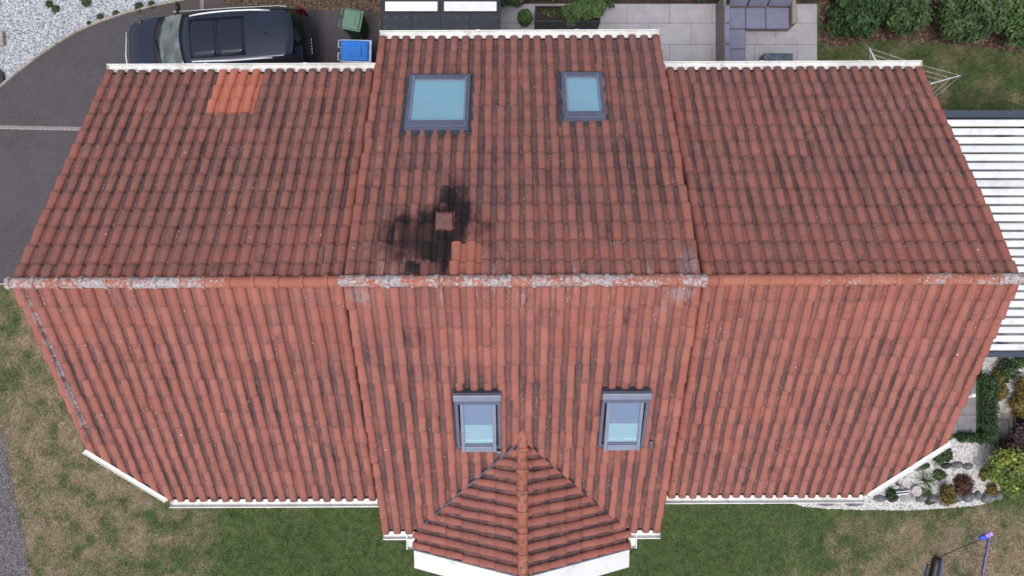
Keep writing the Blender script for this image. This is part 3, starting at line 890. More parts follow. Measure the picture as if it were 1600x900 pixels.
def skylight(k, x0, x1, ya, yb, up, label):
    w = x1 - x0; l = abs(yb - ya) / CP
    if up: M = frame((x0, ya, zmain(ya)), (1, 0, 0), UPV)
    else: M = frame((x1, ya, zmain(ya)), (-1, 0, 0), LOV)
    T = 0.115
    def bx(name, mat, a0, a1, b0, b1, h0, h1, par, bev=0.006, X=None):
        m = MB().box(a0, a1, b0, b1, h0, h1, M @ X if X is not None else M)
        return m.build(name, mat, par, bev, 2)
    fr = MB()
    fw = 0.055
    for (a0, a1, b0, b1) in ((0, fw, 0, l), (w - fw, w, 0, l), (fw, w - fw, 0, fw), (fw, w - fw, l - fw, l)):
        fr.box(a0, a1, b0, b1, -0.06, T - (0.0 if (b1 - b0) > 0.1 else 0.004), M)
    s = fr.build('skylight', M_FRAME, house, 0.006)
    s['label'] = label
    # flashing trough round the frame
    g = 0.07 if up else 0.035
    hh = 0.060 if up else 0.035
    fl = MB()
    fl.box(-g, -0.002, -0.03, l + 0.02, 0.0, hh, M); fl.box(w + .002, w + g, -0.03, l + 0.02, 0.0, hh, M)
    fl.box(-g, w + g, -0.08 if up else -0.02, -0.003, 0.0, 0.060, M)
    fl.box(-0.02, w + 0.02, l + .002, l + 0.05, 0.0, 0.086, M)
    fl.build('flashing', M_DARK, s, 0.004)
    sw = 0.06
    if up:
        bx('top_casing', M_FRAME, 0.015, w - 0.015, 0.0, 0.15, T + .001, T + 0.045, s, 0.012)
        for a0 in (fw + .004, w - fw - sw + .02):
            bx('sash_side', M_FRAME2, a0, a0 + sw - .024, 0.15, l - fw - .005, T - 0.03, T + 0.016, s, 0.004)
        bx('sash_bottom', M_FRAME, fw + .042, w - fw - .042, l - 0.13, l - fw - .006, T - 0.03, T + 0.012, s, 0.006)
        bx('sash_bottom', M_FRAME2, fw + .042, w - fw - .042, l - 0.165, l - 0.136, T - 0.03, T + 0.004, s, 0.004)
        bx('blind', M_BLIND_SKY, fw - .01, w - fw + .01, 0.05, l - fw, T - 0.030, T - 0.024, s, 0)
        bx('glass_pane', M_GLASS, fw + .030, w - fw - .030, 0.14, l - 0.15, T - 0.02, T - 0.012, s, 0)
    else:
        bx('top_casing', M_FRAME2, -0.012, w + 0.012, -0.03, 0.10, T + .01, T + 0.10, s, 0.016)
        bx('top_casing', M_FRAME, 0.0, w, 0.102, 0.19, T + .001, T + 0.075, s, 0.012)
        # sash swung a little open on its centre pivots
        X = Matrix.Translation((0, l / 2, T - 0.01)) @ Matrix.Rotation(R(5.5), 4, 'X') @ Matrix.Translation((0, -l / 2, 0))
        a = 0.085
        for a0 in (a, w - a - 0.06):
            bx('sash_side', M_FRAME2, a0, a0 + 0.06, 0.16, l + 0.01, 0.0, 0.045, s, 0.006, X)
        bx('sash_bottom', M_FRAME2, a + .062, w - a - .062, l - 0.11, l + 0.008, 0.0, 0.042, s, 0.006, X)
        bx('sash_bottom', M_FRAME, a + .062, w - a - .062, l - 0.16, l - 0.113, 0.0, 0.034, s, 0.004, X)
        bx('glass_pane', M_GLASS, a + .061, w - a - .061, 0.12, l - 0.161, 0.018, 0.024, s, 0, X)
        bx('blind', M_SKY_REFL, a + .02, w - a - .02, 0.10, l * 0.56, 0.002, 0.008, s, 0, X)  # blue sheet standing in for the sky reflected in the glass
        bx('blind', M_BLINDW, a + .02, w - a - .02, l * 0.56 + .002, l - 0.11, 0.000, 0.010, s, 0, X)
        bx('blind_bar', simple('white_bar', (0.85, 0.88, 0.88), 0.4), a + .063, w - a - .063, l * 0.80, l * 0.835, 0.0105, 0.016, s, 0, X)
        bx('lining', M_UNDER, fw - .005, w - fw + .005, 0.02, l - .02, -0.02, -0.01, s, 0)
    return s
skylight(0, *SKY[0], True, 'wide skylight with blind painted in sky tint on the rear slope')
skylight(1, *SKY[1], True, 'narrow skylight with blind painted in sky tint on the rear slope')
skylight(2, *SKY[2], False, 'skylight ajar beside the bay roof peak, left of it')
skylight(3, *SKY[3], False, 'skylight ajar on the front slope, right of the bay roof peak')

# flue terminal
def vent():
    M = frame((VENT[0], VENT[1], zmain(VENT[1])), (1, 0, 0), UPV)
    m = MB()
    m.box(-0.15, 0.15, -0.17, 0.17, 0.0, 0.075, M)
    for (a0, a1, b0, b1) in ((-.15, -.115, -.15, .15), (.115, .15, -.15, .15)):
        m.box(a0, a1, b0, b1, 0.077, 0.11, M)
    Z = Matrix.Translation((VENT[0], VENT[1], zmain(VENT[1])))
    m.box(-0.085, 0.085, -0.085, 0.085, 0.0, 0.20, Z)
    rust = Mat('sooty_terracotta', 0.9)
    p = rust.pos()
    c = rust.mix(rust.ramp(rust.noise(p, 18, 5, .7), .4, .66), (0.26, 0.085, 0.05), (0.03, 0.02, 0.02))
    rust.col(c)
    v = m.build('roof_vent', rust.m, house, 0.008)
    capm = simple('vent_cap_clay', (0.15, 0.075, 0.066), 0.85, var=0.2, scale=12, bump=0.2)
    c = MB()
    c.box(-0.125, 0.125, -0.125, 0.125, 0.25, 0.275, Z)
    c.box(-0.10, 0.10, -0.10, 0.10, 0.276, 0.288, Z)
    c.build('vent_cap', capm, v, 0.012)
    q = MB()
    for sx in (-1, 1):
        for sy in (-1, 1):
            q.box(sx * .085 - .014, sx * .085 + .014, sy * .085 - .014, sy * .085 + .014, 0.20, 0.25, Z)
    q.build('vent_louvre', rust.m, v)
    v['label'] = 'square terracotta flue terminal in a black soot stain'
vent()
# small lead bracket by the right front skylight
bp = (2.42, -2.72)
Mb = frame((bp[0], bp[1], zmain(bp[1])), (-1, 0, 0), LOV)
MB().box(-.03, .03, -.09, .09, 0.05, 0.085, Mb).build('roof_bracket', M_LEAD, house, 0.01)
bp = (-0.24, -2.86)
Mb = frame((bp[0], bp[1], zmain(bp[1])), (-1, 0, 0), LOV)
MB().box(-.05, .05, -.06, .03, 0.05, 0.11, Mb).build('lead_saddle', M_LEAD, house, 0.02)

# ------------------------------------------------------------------ ground, drive, beds
def lawn_material():
    m = Mat('lawn', 0.95, 0.0, 0.1)
    p = m.pos()
    d = m.attr('dry'); r = m.attr('rnd')
    fine = m.noise(p, 26.0, 5, 0.7); mid = m.noise(p, 5.0, 4, 0.6)
    g = m.mix(m.ramp(mid, 0.3, 0.7), (0.060, 0.092, 0.034), (0.098, 0.138, 0.052))
    g = m.mix(m.ramp(r, 0.55, 1.0), g, (0.115, 0.155, 0.068))
    dr = m.mix(m.ramp(fine, 0.3, 0.7), (0.165, 0.120, 0.080), (0.33, 0.255, 0.180))
    dr = m.mix(m.mul(m.ramp(r, 0.6, 1.0), 0.7), dr, (0.40, 0.32, 0.22))
    dr = m.mix(m.mul(m.ramp(m.noise(p, 7.0, 5, 0.7), 0.48, 0.68), 0.6), dr, (0.42, 0.35, 0.255))
    dr = m.mix(m.mul(m.ramp(m.noise(p, 9.0, 5, 0.7), 0.52, 0.68), 0.5), dr, (0.10, 0.082, 0.05))
    dd = m.math('ADD', d, m.mul(m.math('SUBTRACT', m.noise(p, 13.0, 5, 0.7), 0.5), 1.1))
    dd = m.math('ADD', dd, m.mul(m.math('SUBTRACT', r, 0.5), 0.35))
    c = m.mix(m.ramp(dd, 0.16, 0.90), g, dr)
    m.col(c)
    m.bump(fine, 0.6, 0.03)
    return m.m
M_LAWN = lawn_material()
def dryness(x, y):
    sm = lambda v, a, b: np.clip((v - a) / (b - a), 0, 1)
    w = 0.55 * (fbm(x, y, 0.5, 3) - 0.5)
    left = sm(-x + w * 2, 7.2, 10.2)
    reg = 0.56 * left + 0.42 * sm(x + w * 3, 5.0, 9.0) * sm(-y, 5.4, 6.6) + 0.18 * sm(x, 9.5, 12.0) * sm(-y, 5.0, 6.0)
    reg = reg + 0.30 * np.exp(-((x + 5.6) ** 2 * .6 + (y + 5.4) ** 2) / 0.8) + 0.22 * np.exp(-((x - 2.4) ** 2 + (y + 6.3) ** 2) / 0.25)
    reg = reg + 0.30 * sm(y, 4.3, 5.0) * sm(x, 7.5, 8.5)
    mid_ = fbm(x + 3.3, y - 8.1, 3.0, 4) - 0.48
    d = 0.06 + 0.45 * w + reg + (0.60 + 1.35 * np.clip(reg, 0, 0.8)) * mid_
    e_ = np.clip(np.maximum((np.abs(x) - 14.2) / 1.8, (np.abs(y) - 8.4) / 1.6), 0, 1)
    d = d * (1 - e_) + 0.25 * e_
    return np.clip(d, 0, 1)

gx = np.concatenate([[-400, -150, -60, -28], np.linspace(-16, 16, 321), [28, 60, 150, 400]])
gy = np.concatenate([[-400, -150, -60, -25], np.linspace(-10, 10, 201), [25, 60, 150, 400]])
GX, GY = np.meshgrid(gx, gy)
gv = np.stack([GX.ravel(), GY.ravel(), np.zeros(GX.size)], 1)
nx, ny = len(gx), len(gy)
ii = (np.arange(ny - 1)[:, None] * nx + np.arange(nx - 1)[None, :]).ravel()
gf = np.stack([ii, ii + 1, ii + nx + 1, ii + nx], 1)
gme = np_mesh('ground', gv, gf, {'dry': dryness(gv[:, 0], gv[:, 1]), 'rnd': np.full(len(gv), 0.35)})
tag(link('ground', gme, M_LAWN), kind='structure')

def sheet(name, pts, z, mat, kind='structure', label=None, cat=None):
    m = MB(); m.add([(x, y, z) for x, y in pts], [tuple(range(len(pts)))])
    o = m.build(name, mat)
    n = o.data.polygons[0].normal
    if n.z < 0: o.data.flip_normals()
    return tag(o, label, cat, kind=kind)

def asphalt():
    m = Mat('asphalt', 0.9, 0, 0.3)
    p = m.pos()
    fine = m.noise(p, 90, 3, 0.7); mid = m.noise(p, 3.0, 6, 0.65); big = m.noise(p, 0.5, 3)
    fine = m.math('ADD', m.mul(fine, 0.5), m.mul(m.noise(p, 34, 3, 0.7), 0.5))
    c = m.mix(m.ramp(fine, 0.36, 0.64), (0.045, 0.040, 0.046), (0.118, 0.106, 0.118))
    c = m.mix(m.mul(m.ramp(mid, 0.4, 0.7), 0.35), c, (0.062, 0.052, 0.052))
    c = m.mix(m.mul(m.ramp(big, 0.4, 0.65), 0.3), c, (0.105, 0.098, 0.115))
    sp = m.mul(m.ramp(m.voro(p, 20.0), 0.16, 0.08), m.ramp(m.noise(p, 30, 2), 0.5, 0.6))
    c = m.mix(m.mul(sp, 0.6), c, (0.24, 0.22, 0.22))
    # leaf litter worked into the surface near the back edge
    Y = m.xyz(p)[1]; X = m.xyz(p)[0]
    lit = m.mul(m.math('ADD', m.ramp(Y, 7.2, 7.75), m.mul(m.ramp(X, -4.1, -3.2), m.ramp(Y, 6.0, 7.0))), m.ramp(m.noise(p, 6, 6, 0.8), 0.40, 0.62))
    c = m.mix(m.mul(lit, 0.75), c, (0.11, 0.070, 0.040))
    m.col(c); m.bump(fine, 0.5, 0.008)
    return m.m
M_ASPH = asphalt()
KERB_PX = [(-140, 300), (-60, 190), (0, 137), (30, 112), (60, 89), (90, 68), (120, 50), (160, 33), (200, 20), (245, 9), (290, 0), (340, -9), (420, -20)]
KERB = PX(KERB_PX)
drive = KERB + PX([(600, -20)]) + [(-3.05, 6.0), (-2.9, 3.6), (-7.2, 3.6), (-7.2, 0.14)] + PX([(0, 442), (-140, 441)])
sheet('driveway', drive, 0.006, M_ASPH)
# white gravel bed
M_GRAVBASE = simple('gravel_base', (0.40, 0.41, 0.44), 0.95, var=0.4, scale=14, bump=0.5)
grav = KERB + PX([(420, -120), (-140, -120)])
sheet('gravel_bed', grav, 0.004, M_GRAVBASE)

def pebble_mat(name, cols, rough=0.85):
    m = Mat(name, rough)
    r = m.attr('rnd')
    c = m.mix(m.ramp(r, 0.0, 0.45), cols[0], cols[1]); c = m.mix(m.ramp(r, 0.5, 1.0), c, cols[2])
    m.col(c); return m.m
OCT = np.array([(1, 0, 0), (-1, 0, 0), (0, 1, 0), (0, -1, 0), (0, 0, 1), (0, 0, -1.0)])
OCF = np.array([(0, 2, 4), (2, 1, 4), (1, 3, 4), (3, 0, 4), (2, 0, 5), (1, 2, 5), (3, 1, 5), (0, 3, 5)])
def pebbles(name, poly, n, size, mat, z=0.0, flat=0.55, elong=1.6, keep=None, label=None, cat=None):
    q = sample_poly(poly, n)
    if keep is not None: q = q[keep(q[:, 0], q[:, 1])]
    n = len(q)
    s = size * (0.55 + 0.9 * rng.random(n))
    an = rng.random(n) * 6.283
    el = 1 + (elong - 1) * rng.random(n)
    V = OCT[None] * (1 + 0.45 * (rng.random((n, 6, 1)) - 0.5))
    V = V * np.stack([s * el, s, s * flat], 1)[:, None, :]
    ca, sa = np.cos(an)[:, None], np.sin(an)[:, None]
    X = V[..., 0] * ca - V[..., 1] * sa; Y = V[..., 0] * sa + V[..., 1] * ca
    tl = (rng.random(n) - 0.5)[:, None] * 0.9
    Z = V[..., 2] + X * tl
    W = np.stack([X + q[:, :1], Y + q[:, 1:2], Z + z + (s * flat * 0.4)[:, None]], 2).reshape(-1, 3)
    F = (OCF[None] + (np.arange(n) * 6)[:, None, None]).reshape(-1, 3)
    o = link(name, np_mesh(name, W, F, {'rnd': np.repeat(rng.random(n), 6)}), mat)
    return tag(o, label, cat, kind='stuff')
M_PEB = pebble_mat('white_grey_pebbles', ((0.13, 0.145, 0.18), (0.42, 0.44, 0.48), (0.64, 0.66, 0.69)))
gvis = PX([(-25, 160), (0, 137), (30, 112), (60, 89), (90, 68), (120, 50), (160, 33), (200, 20), (245, 9), (290, 0), (330, -22), (-25, -22)])
pebbles('white_gravel', gvis, 16000, 0.021, M_PEB, 0.006, label='loose white and grey gravel behind the drive edging', cat='gravel')
# concrete edging, one length after another
M_CONC = simple('edging_concrete', (0.33, 0.30, 0.26), 0.95, var=0.2, scale=10, bump=0.3)
kerb = empty('kerb', (0, 0, 0)); tag(kerb, kind='structure')
kp = [Vector((x, y, 0)) for x, y in KERB]
for a, b in zip(kp[:-1], kp[1:]):
    n = max(1, int(round((b - a).length / 0.9)))
    for i in range(n):
        p, q = a + (b - a) * (i / n), a + (b - a) * ((i + 1) / n)
        t = (q - p).normalized(); s = Vector((-t.y, t.x, 0))
        g = 0.004
        MB().add([p + t * g - s * .03, q - t * g - s * .03, q - t * g + s * .03, p + t * g + s * .03] + [v + Vector((0, 0, .075)) for v in (p + t * g - s * .03, q - t * g - s * .03, q - t * g + s * .03, p + t * g + s * .03)],
                 [(3, 2, 1, 0), (4, 5, 6, 7), (0, 1, 5, 4), (1, 2, 6, 5), (2, 3, 7, 6), (3, 0, 4, 7)]).build('edging_stone', M_CONC, kerb, 0.006)
# setts across the drive
M_SETT = simple('sett_stone', (0.27, 0.25, 0.25), 0.95, var=0.3, scale=5, bump=0.3)
band = empty('sett_band', (0, 0, 0)); tag(band, kind='structure')
a, b = P(-30, 198.5), P(150, 202)
n = 24
me = MB().box(-0.062, 0.062, -0.05, 0.05, 0.0, 0.016).mesh('sett'); me.materials.append(M_SETT)
for i in range(n):
    o = bpy.data.objects.new('sett', me); col.objects.link(o); o.parent = band
    o.location = a.lerp(b, (i + .5) / n) + Vector((0, random.uniform(-.006, .006), random.uniform(0, .003)))
    o.rotation_euler = (0, 0, random.uniform(-.05, .03))
a, b = P(316, -20), P(315.5, 16)
for i in range(6):
    o = bpy.data.objects.new('sett', me); col.objects.link(o); o.parent = band
    o.location = a.lerp(b, (i + .5) / 6) + Vector((random.uniform(-.006, .006), 0, 0)); o.rotation_euler = (0, 0, math.pi / 2)
# left: thin kerb where drive meets the lawn
strip('edging_strip', P(-20, 443.5, 0.0), P(60, 444.5, 0.0), 0.05, 0.05, M_CONC, None)
tag(bpy.data.objects['edging_strip'], kind='structure')
# dark gravel path, lower left
M_GR2 = pebble_mat('dark_gravel', ((0.075, 0.068, 0.080), (0.16, 0.145, 0.16), (0.27, 0.25, 0.27)))
path_px = [(-60, 640), (-10, 650), (4, 700), (14, 760), (26, 810), (38, 860), (44, 930), (-60, 930)]
sheet('gravel_path', PX(path_px), 0.005, simple('dark_gravel_base', (0.11, 0.10, 0.11), 0.95, var=0.4, scale=12, bump=0.5))
pth = [(-25, 640), (-4, 640), (8, 690), (20, 760), (32, 810), (43, 860), (48, 925), (-25, 925)]
pebbles('dark_gravel', PX(pth), 5500, 0.017, M_GR2, 0.006, label='dark grey gravel on the path at the lower left corner', cat='gravel')

# patio
M_SLAB = Mat('porcelain_slab', 0.55)
p = M_SLAB.pos()
cc = M_SLAB.mix(M_SLAB.ramp(M_SLAB.noise(p, 2.6, 6, 0.7), 0.35, 0.7), (0.35, 0.33, 0.365), (0.45, 0.43, 0.465))
cc = M_SLAB.mix(M_SLAB.mul(M_SLAB.orand(), 0.35), cc, (0.38, 0.36, 0.38))
cc = M_SLAB.mix(M_SLAB.mul(M_SLAB.ramp(M_SLAB.noise(p, 9, 7, 0.8), 0.56, 0.72), 0.35), cc, (0.24, 0.22, 0.23))
M_SLAB.col(cc); M_SLAB = M_SLAB.m
patio = sheet('patio', [(-0.75, 3.6), (8.22, 3.6), (8.22, 7.66), (-0.75, 7.66)], 0.010, simple('slab_joint', (0.10, 0.09, 0.09), 0.95))
rows = [(7.655, 7.14), (7.13, 6.565), (6.555, 5.995), (5.985, 5.425), (5.415, 4.85)]
sw = 66.3 * 19 / 1100
xo = P(979.6, 0).x
cache = {}
for ri, (ya, yb) in enumerate(rows):
    off = xo if ri % 2 == 0 else xo + sw / 2
    k0 = int(math.floor((-0.75 - off) / sw))
    x = off + k0 * sw
    while x < 8.2:
        x0, x1 = max(x, -0.75) + .004, min(x + sw, 8.22) - .004
        if x1 - x0 > 0.05:
            key = (round(x1 - x0, 3), round(ya - yb, 3))
            if key not in cache:
                m_ = MB().box(-key[0] / 2, key[0] / 2, -key[1] / 2, key[1] / 2, 0, 0.022).mesh('slab'); m_.materials.append(M_SLAB); cache[key] = m_
            o = bpy.data.objects.new('slab', cache[key]); col.objects.link(o); o.parent = patio
            o.location = ((x0 + x1) / 2, (ya + yb) / 2, 0.012 + random.uniform(0, .002))
        x += sw
# bark border behind, soil along the back
M_BARK = pebble_mat('bark_chips', ((0.035, 0.020, 0.014), (0.10, 0.055, 0.038), (0.22, 0.14, 0.10)))
M_SOIL = simple('bark_soil', (0.055, 0.034, 0.026), 0.95, var=0.4, scale=9, bump=0.5)
bark = PX([(1281, -40), (1281, 66), (1310, 74), (1340, 66), (1400, 62), (1450, 66), (1500, 70), (1545, 74), (1590, 82), (1640, 84), (1640, -40)])
sheet('bark_bed', bark, 0.005, M_SOIL)
pebbles('bark_mulch', bark, 7000, 0.026, M_BARK, 0.006, 0.35, 2.2, label='brown bark mulch under the shrubs behind the lawn', cat='mulch')
backs = PX([(330, -60), (330, 4), (596, 6), (596, -60)])
sheet('soil_strip', PX([(350, -60), (350, 3), (470, 8), (596, 10), (780, 7), (1279, 7), (1279, -60)]), 0.009, M_SOIL)
pebbles('leaf_litter', PX([(350, -20), (350, 6), (470, 14), (585, 18), (595, 60), (597, 60), (598, -20)]), 2200, 0.022, pebble_mat('litter', ((0.05, 0.03, 0.02), (0.12, 0.075, 0.045), (0.20, 0.13, 0.075))), 0.012, 0.3, 2.0, label='brown leaf litter along the back of the drive', cat='leaf litter')

# rock garden
M_PEBW = pebble_mat('white_chippings', ((0.30, 0.29, 0.29), (0.62, 0.60, 0.60), (0.78, 0.76, 0.75)))
rock_px = [(1225, 770), (1238, 786), (1255, 791), (1300, 795), (1360, 796), (1420, 797), (1475, 794), (1530, 789), (1552, 782), (1562, 764), (1560, 730), (1540, 700), (1505, 678), (1478, 690), (1400, 740), (1340, 770)]
sheet('rock_garden_bed', PX(rock_px), 0.008, simple('chipping_base', (0.60, 0.58, 0.57), 0.95, var=0.25, scale=16, bump=0.4))
pebbles('white_chippings', PX(rock_px), 7000, 0.020, M_PEBW, 0.009, label='white stone chippings of the rock garden at the house corner', cat='chippings')
side_px = [(1535, 552), (1535, 700), (1560, 735), (1650, 735), (1650, 552)]
sheet('side_bed', PX(side_px), 0.006, simple('side_bed_base', (0.42, 0.38, 0.35), 0.95, var=0.35, scale=8, bump=0.4))
def sidekeep(x, y):
    return fbm(x, y, 1.4, 3) > 0.40
pebbles('pale_chippings', PX([(1535, 555), (1535, 700), (1560, 735), (1625, 735), (1625, 555)]), 4500, 0.020, M_PEBW, 0.007, keep=sidekeep, label='white chippings between plants below the louvred pergola', cat='chippings')
sheet('pergola_terrace', [(7.5, -1.75), (15.5, -1.75), (15.5, 4.25), (7.5, 4.25)], 0.006, simple('terrace_base', (0.20, 0.19, 0.19), 0.9, var=0.3, scale=2.5))
walk = sheet('side_walk', PX([(1440, 560), (1524, 560), (1524, 677), (1440, 677)]), 0.011, simple('walk_joint', (0.10, 0.095, 0.10), 0.95))
M_WSLAB = simple('grey_walk_slab', (0.21, 0.20, 0.215), 0.8, var=0.12, scale=4, bump=0.15)
wm = MB().box(-.245, .245, -.245, .245, 0, .02).mesh('slab'); wm.materials.append(M_WSLAB)
wx, wy = P(1524, 0).x - .25, P(0, 677).y + .25
for i in range(3):
    for j in range(5):
        o = bpy.data.objects.new('slab', wm); col.objects.link(o); o.parent = walk
        o.location = (wx - i * .5, wy + j * .5, .013 + random.uniform(0, .002))

# grass blades
def blades(name, n, regions, hmin, hmax, label):
    q = np.concatenate([sample_poly(r, int(n * f)) for r, f in regions])
    bad = np.zeros(len(q), bool)
    for ex in EXCL: bad |= inpoly(q[:, 0], q[:, 1], ex)
    q = q[~bad]
    n = len(q)
    dry = dryness(q[:, 0], q[:, 1])
    h = (hmin + (hmax - hmin) * rng.random(n)) * (1 - 0.35 * dry)
    an = rng.random(n) * 6.283; lean = 0.25 + 0.75 * rng.random(n)
    w = 0.005 + 0.005 * rng.random(n)
    h = h * (0.75 + 0.6 * vnoise(q[:, 0], q[:, 1], 4.0))
    dx, dy = np.cos(an), np.sin(an)
    b0 = np.stack([q[:, 0] - dy * w, q[:, 1] + dx * w, np.zeros(n)], 1)
    b1 = np.stack([q[:, 0] + dy * w, q[:, 1] - dx * w, np.zeros(n)], 1)
    tp = np.stack([q[:, 0] + dx * h * lean, q[:, 1] + dy * h * lean, h * np.sqrt(1.05 - lean ** 2 * 0.9)], 1)
    V = np.stack([b0, b1, tp], 1).reshape(-1, 3)
    F = np.arange(n * 3).reshape(-1, 3)
    r3 = lambda a: np.repeat(a, 3)
    o = link(name, np_mesh(name, V, F, {'dry': r3(dry), 'rnd': r3(rng.random(n))}), M_LAWN)
    return tag(o, label, 'grass', kind='stuff')
EXCL = [PX(rock_px), PX(path_px), PX([(x, y) for x, y in side_px]), PX([(1440, 560), (1524, 560), (1524, 677), (1440, 677)]), bark]
front = PX([(-25, 446), (60, 446), (120, 640), (260, 740), (1340, 740), (1480, 680), (1560, 735), (1625, 735), (1625, 925), (-25, 925)])
backlawn = PX([(1279, 40), (1625, 50), (1625, 182), (1400, 182), (1279, 150)])
blades('lawn_grass', 230000, [(front, 0.80), (backlawn, 0.20)], 0.025, 0.065, 'short patchy green and straw coloured lawn grass')

# ------------------------------------------------------------------ plants
def leaf_mat(name, c0, c1, c2, rough=0.55, trans=0.0):
    m = Mat(name, rough, 0, 0.35)
    r = m.attr('rnd')
    c = m.mix(m.ramp(r, 0.0, 0.5), c0, c1); c = m.mix(m.ramp(r, 0.55, 1.0), c, c2)
    m.col(c); return m.m
LG = leaf_mat('leaf_green', (0.022, 0.045, 0.016), (0.048, 0.088, 0.028), (0.10, 0.150, 0.050))
LD = leaf_mat('leaf_dark_green', (0.018, 0.042, 0.014), (0.032, 0.070, 0.022), (0.06, 0.11, 0.035))
LY = leaf_mat('leaf_lime', (0.060, 0.105, 0.024), (0.135, 0.195, 0.038), (0.38, 0.39, 0.08))
LP = leaf_mat('leaf_purple', (0.020, 0.012, 0.016), (0.042, 0.020, 0.026), (0.075, 0.040, 0.045))
LO = leaf_mat('leaf_ochre', (0.090, 0.085, 0.022), (0.17, 0.125, 0.030), (0.26, 0.19, 0.05))
LR = leaf_mat('leaf_dark_red', (0.055, 0.022, 0.018), (0.10, 0.040, 0.030), (0.19, 0.095, 0.075))
LF = leaf_mat('leaf_fresh', (0.032, 0.068, 0.020), (0.066, 0.120, 0.034), (0.125, 0.190, 0.060))
M_STEM = simple('bark_stem', (0.07, 0.045, 0.03), 0.95, var=0.3, scale=12)

def leaves(centers, radii, n, size, elong=1.8, shell=0.55, droop=0.3, lump=0.0):
    """leaf rhombs spread through several ellipsoids"""
    centers = np.array(centers, float); radii = np.array(radii, float)
    vol = np.prod(radii, 1) ** (2 / 3); k = rng.choice(len(centers), n, p=vol / vol.sum())
    d = rng.normal(size=(n, 3)); d /= np.linalg.norm(d, axis=1)[:, None]
    d[:, 2] = np.where(d[:, 2] < -0.35, -d[:, 2], d[:, 2])
    r = shell + (1 - shell) * rng.random(n) ** 0.6
    if lump:
        r = r * (1 + lump * (vnoise(d[:, 0] * 3 + k * 7.1, d[:, 1] * 3 + d[:, 2] * 2.3, 1.2) - 0.5) * 2)
    p = centers[k] + d * radii[k] * r[:, None]
    p[:, 2] = np.maximum(p[:, 2], 0.02)
    nrm = d * 0.6 + rng.normal(size=(n, 3)) * 0.45 + np.array([0, 0, 0.5]); nrm /= np.linalg.norm(nrm, axis=1)[:, None]
    t = rng.normal(size=(n, 3)); t[:, 2] -= droop; t -= nrm * (t * nrm).sum(1)[:, None]; t /= np.linalg.norm(t, axis=1)[:, None]
    b = np.cross(nrm, t)
    s = size * (0.6 + 0.8 * rng.random(n))[:, None]
    V = np.stack([p - t * s * elong * .5, p + b * s * .5 + nrm * s * .12, p + t * s * elong * .5 - nrm * s * .1, p - b * s * .5 + nrm * s * .12], 1)
    F = np.arange(n * 4).reshape(-1, 4)
    rr = np.clip(rng.random(n) * 0.75 + vnoise(p[:, 0] * 1.0, p[:, 1] + p[:, 2] * .5, 4.0) * 0.5 - 0.12, 0, 1)
    return V.reshape(-1, 3), F, np.repeat(rr, 4)
def plant(name, label, cat, loc, blobs, n, size, mat, elong=1.8, shell=0.5, group=None, droop=0.3, stems=3, lump=0.5):
    root = empty(name, loc); tag(root, label, cat, group)
    V, F, rr = leaves([b[:3] for b in blobs], [b[3:] for b in blobs], n, size, elong, shell, droop, lump)
    f = link('foliage', np_mesh('foliage', V, F, {'rnd': rr}), mat, root)
    if stems:
        m = MB()
        for i in range(stems):
            b = blobs[i % len(blobs)]
            e = Vector(b[:3]) + Vector((random.uniform(-.4, .4) * b[3], random.uniform(-.4, .4) * b[4], b[5] * .35))
            s = Vector((random.uniform(-.05, .05), random.uniform(-.05, .05), 0))
            m.tube([s, s.lerp(e, .5) + Vector((random.uniform(-.04, .04), random.uniform(-.04, .04), 0.03)), e], [0.016, 0.012, 0.005], 6)
        m.build('stem', M_STEM, root)
    return root
def blobs_rand(rx, ry, h, n, s):
    out = [(0, 0, h * .5, rx * .7, ry * .7, h * .5)]
    for i in range(n):
        a = 6.283 * i / n + random.uniform(-.4, .4); q = random.uniform(.5, .85)
        out.append((rx * q * math.cos(a), ry * q * math.sin(a), h * random.uniform(.35, .75), s * random.uniform(.8, 1.2), s * random.uniform(.8, 1.2), s * random.uniform(.7, 1.0)))
    return out
def pzh(px, py, h=.8):
    v = P(px, py, h); return (v.x, v.y, 0.0)
def pz(px, py): 
    v = P(px, py); return (v.x, v.y, 0.0)

# back border shrubs
plant('shrub', 'dark glossy shrub nearest the patio in the bark border', 'shrub', pzh(1342, 8), blobs_rand(.66, .55, 1.1, 7, .36), 5200, .075, LD, 1.9)
plant('shrub', 'mid green feathery shrub between dark shrub and gap in bark border', 'shrub', pzh(1410, 8), blobs_rand(.52, .62, 1.2, 7, .32), 5600, .062, LG, 2.6)
plant('shrub', 'yellow green twiggy shrub at the gap in the bark border', 'shrub', pzh(1446, 2), blobs_rand(.16, .45, .9, 5, .18), 1500, .055, LF, 2.0)
plant('shrub', 'broad bushy green shrub right of the gap in the bark border', 'shrub', pzh(1525, 14), blobs_rand(.70, .62, 1.1, 8, .36), 6500, .068, LG, 2.4)
plant('shrub', 'bright green shrub at the top right corner of the lawn', 'shrub', pzh(1594, 22), blobs_rand(.60, .72, 1.1, 7, .38), 5600, .072, LF, 2.1)
for i, (x, y, lab) in enumerate([(800, -8, 'low hedge plant beside the dark shed roof'), (850, -14, 'low hedge plant behind the long planter'), (935, -10, 'feathery hedge plant at the right end of the planter'), (1030, -16, 'low dark hedge plant behind the open paving'), (1110, -14, 'low dark hedge plant behind the corner sofa'), (1262, -18, 'low dark hedge plant at the paving corner right of the sofa')]):
    plant('hedge_plant', lab, 'hedge', pz(x, y), blobs_rand(.55, .26 if i not in (0, 2) else .36, .55, 6, .22), 2600, .05, LD if i > 2 else LG, 2.2, group='hedge plants behind the patio')
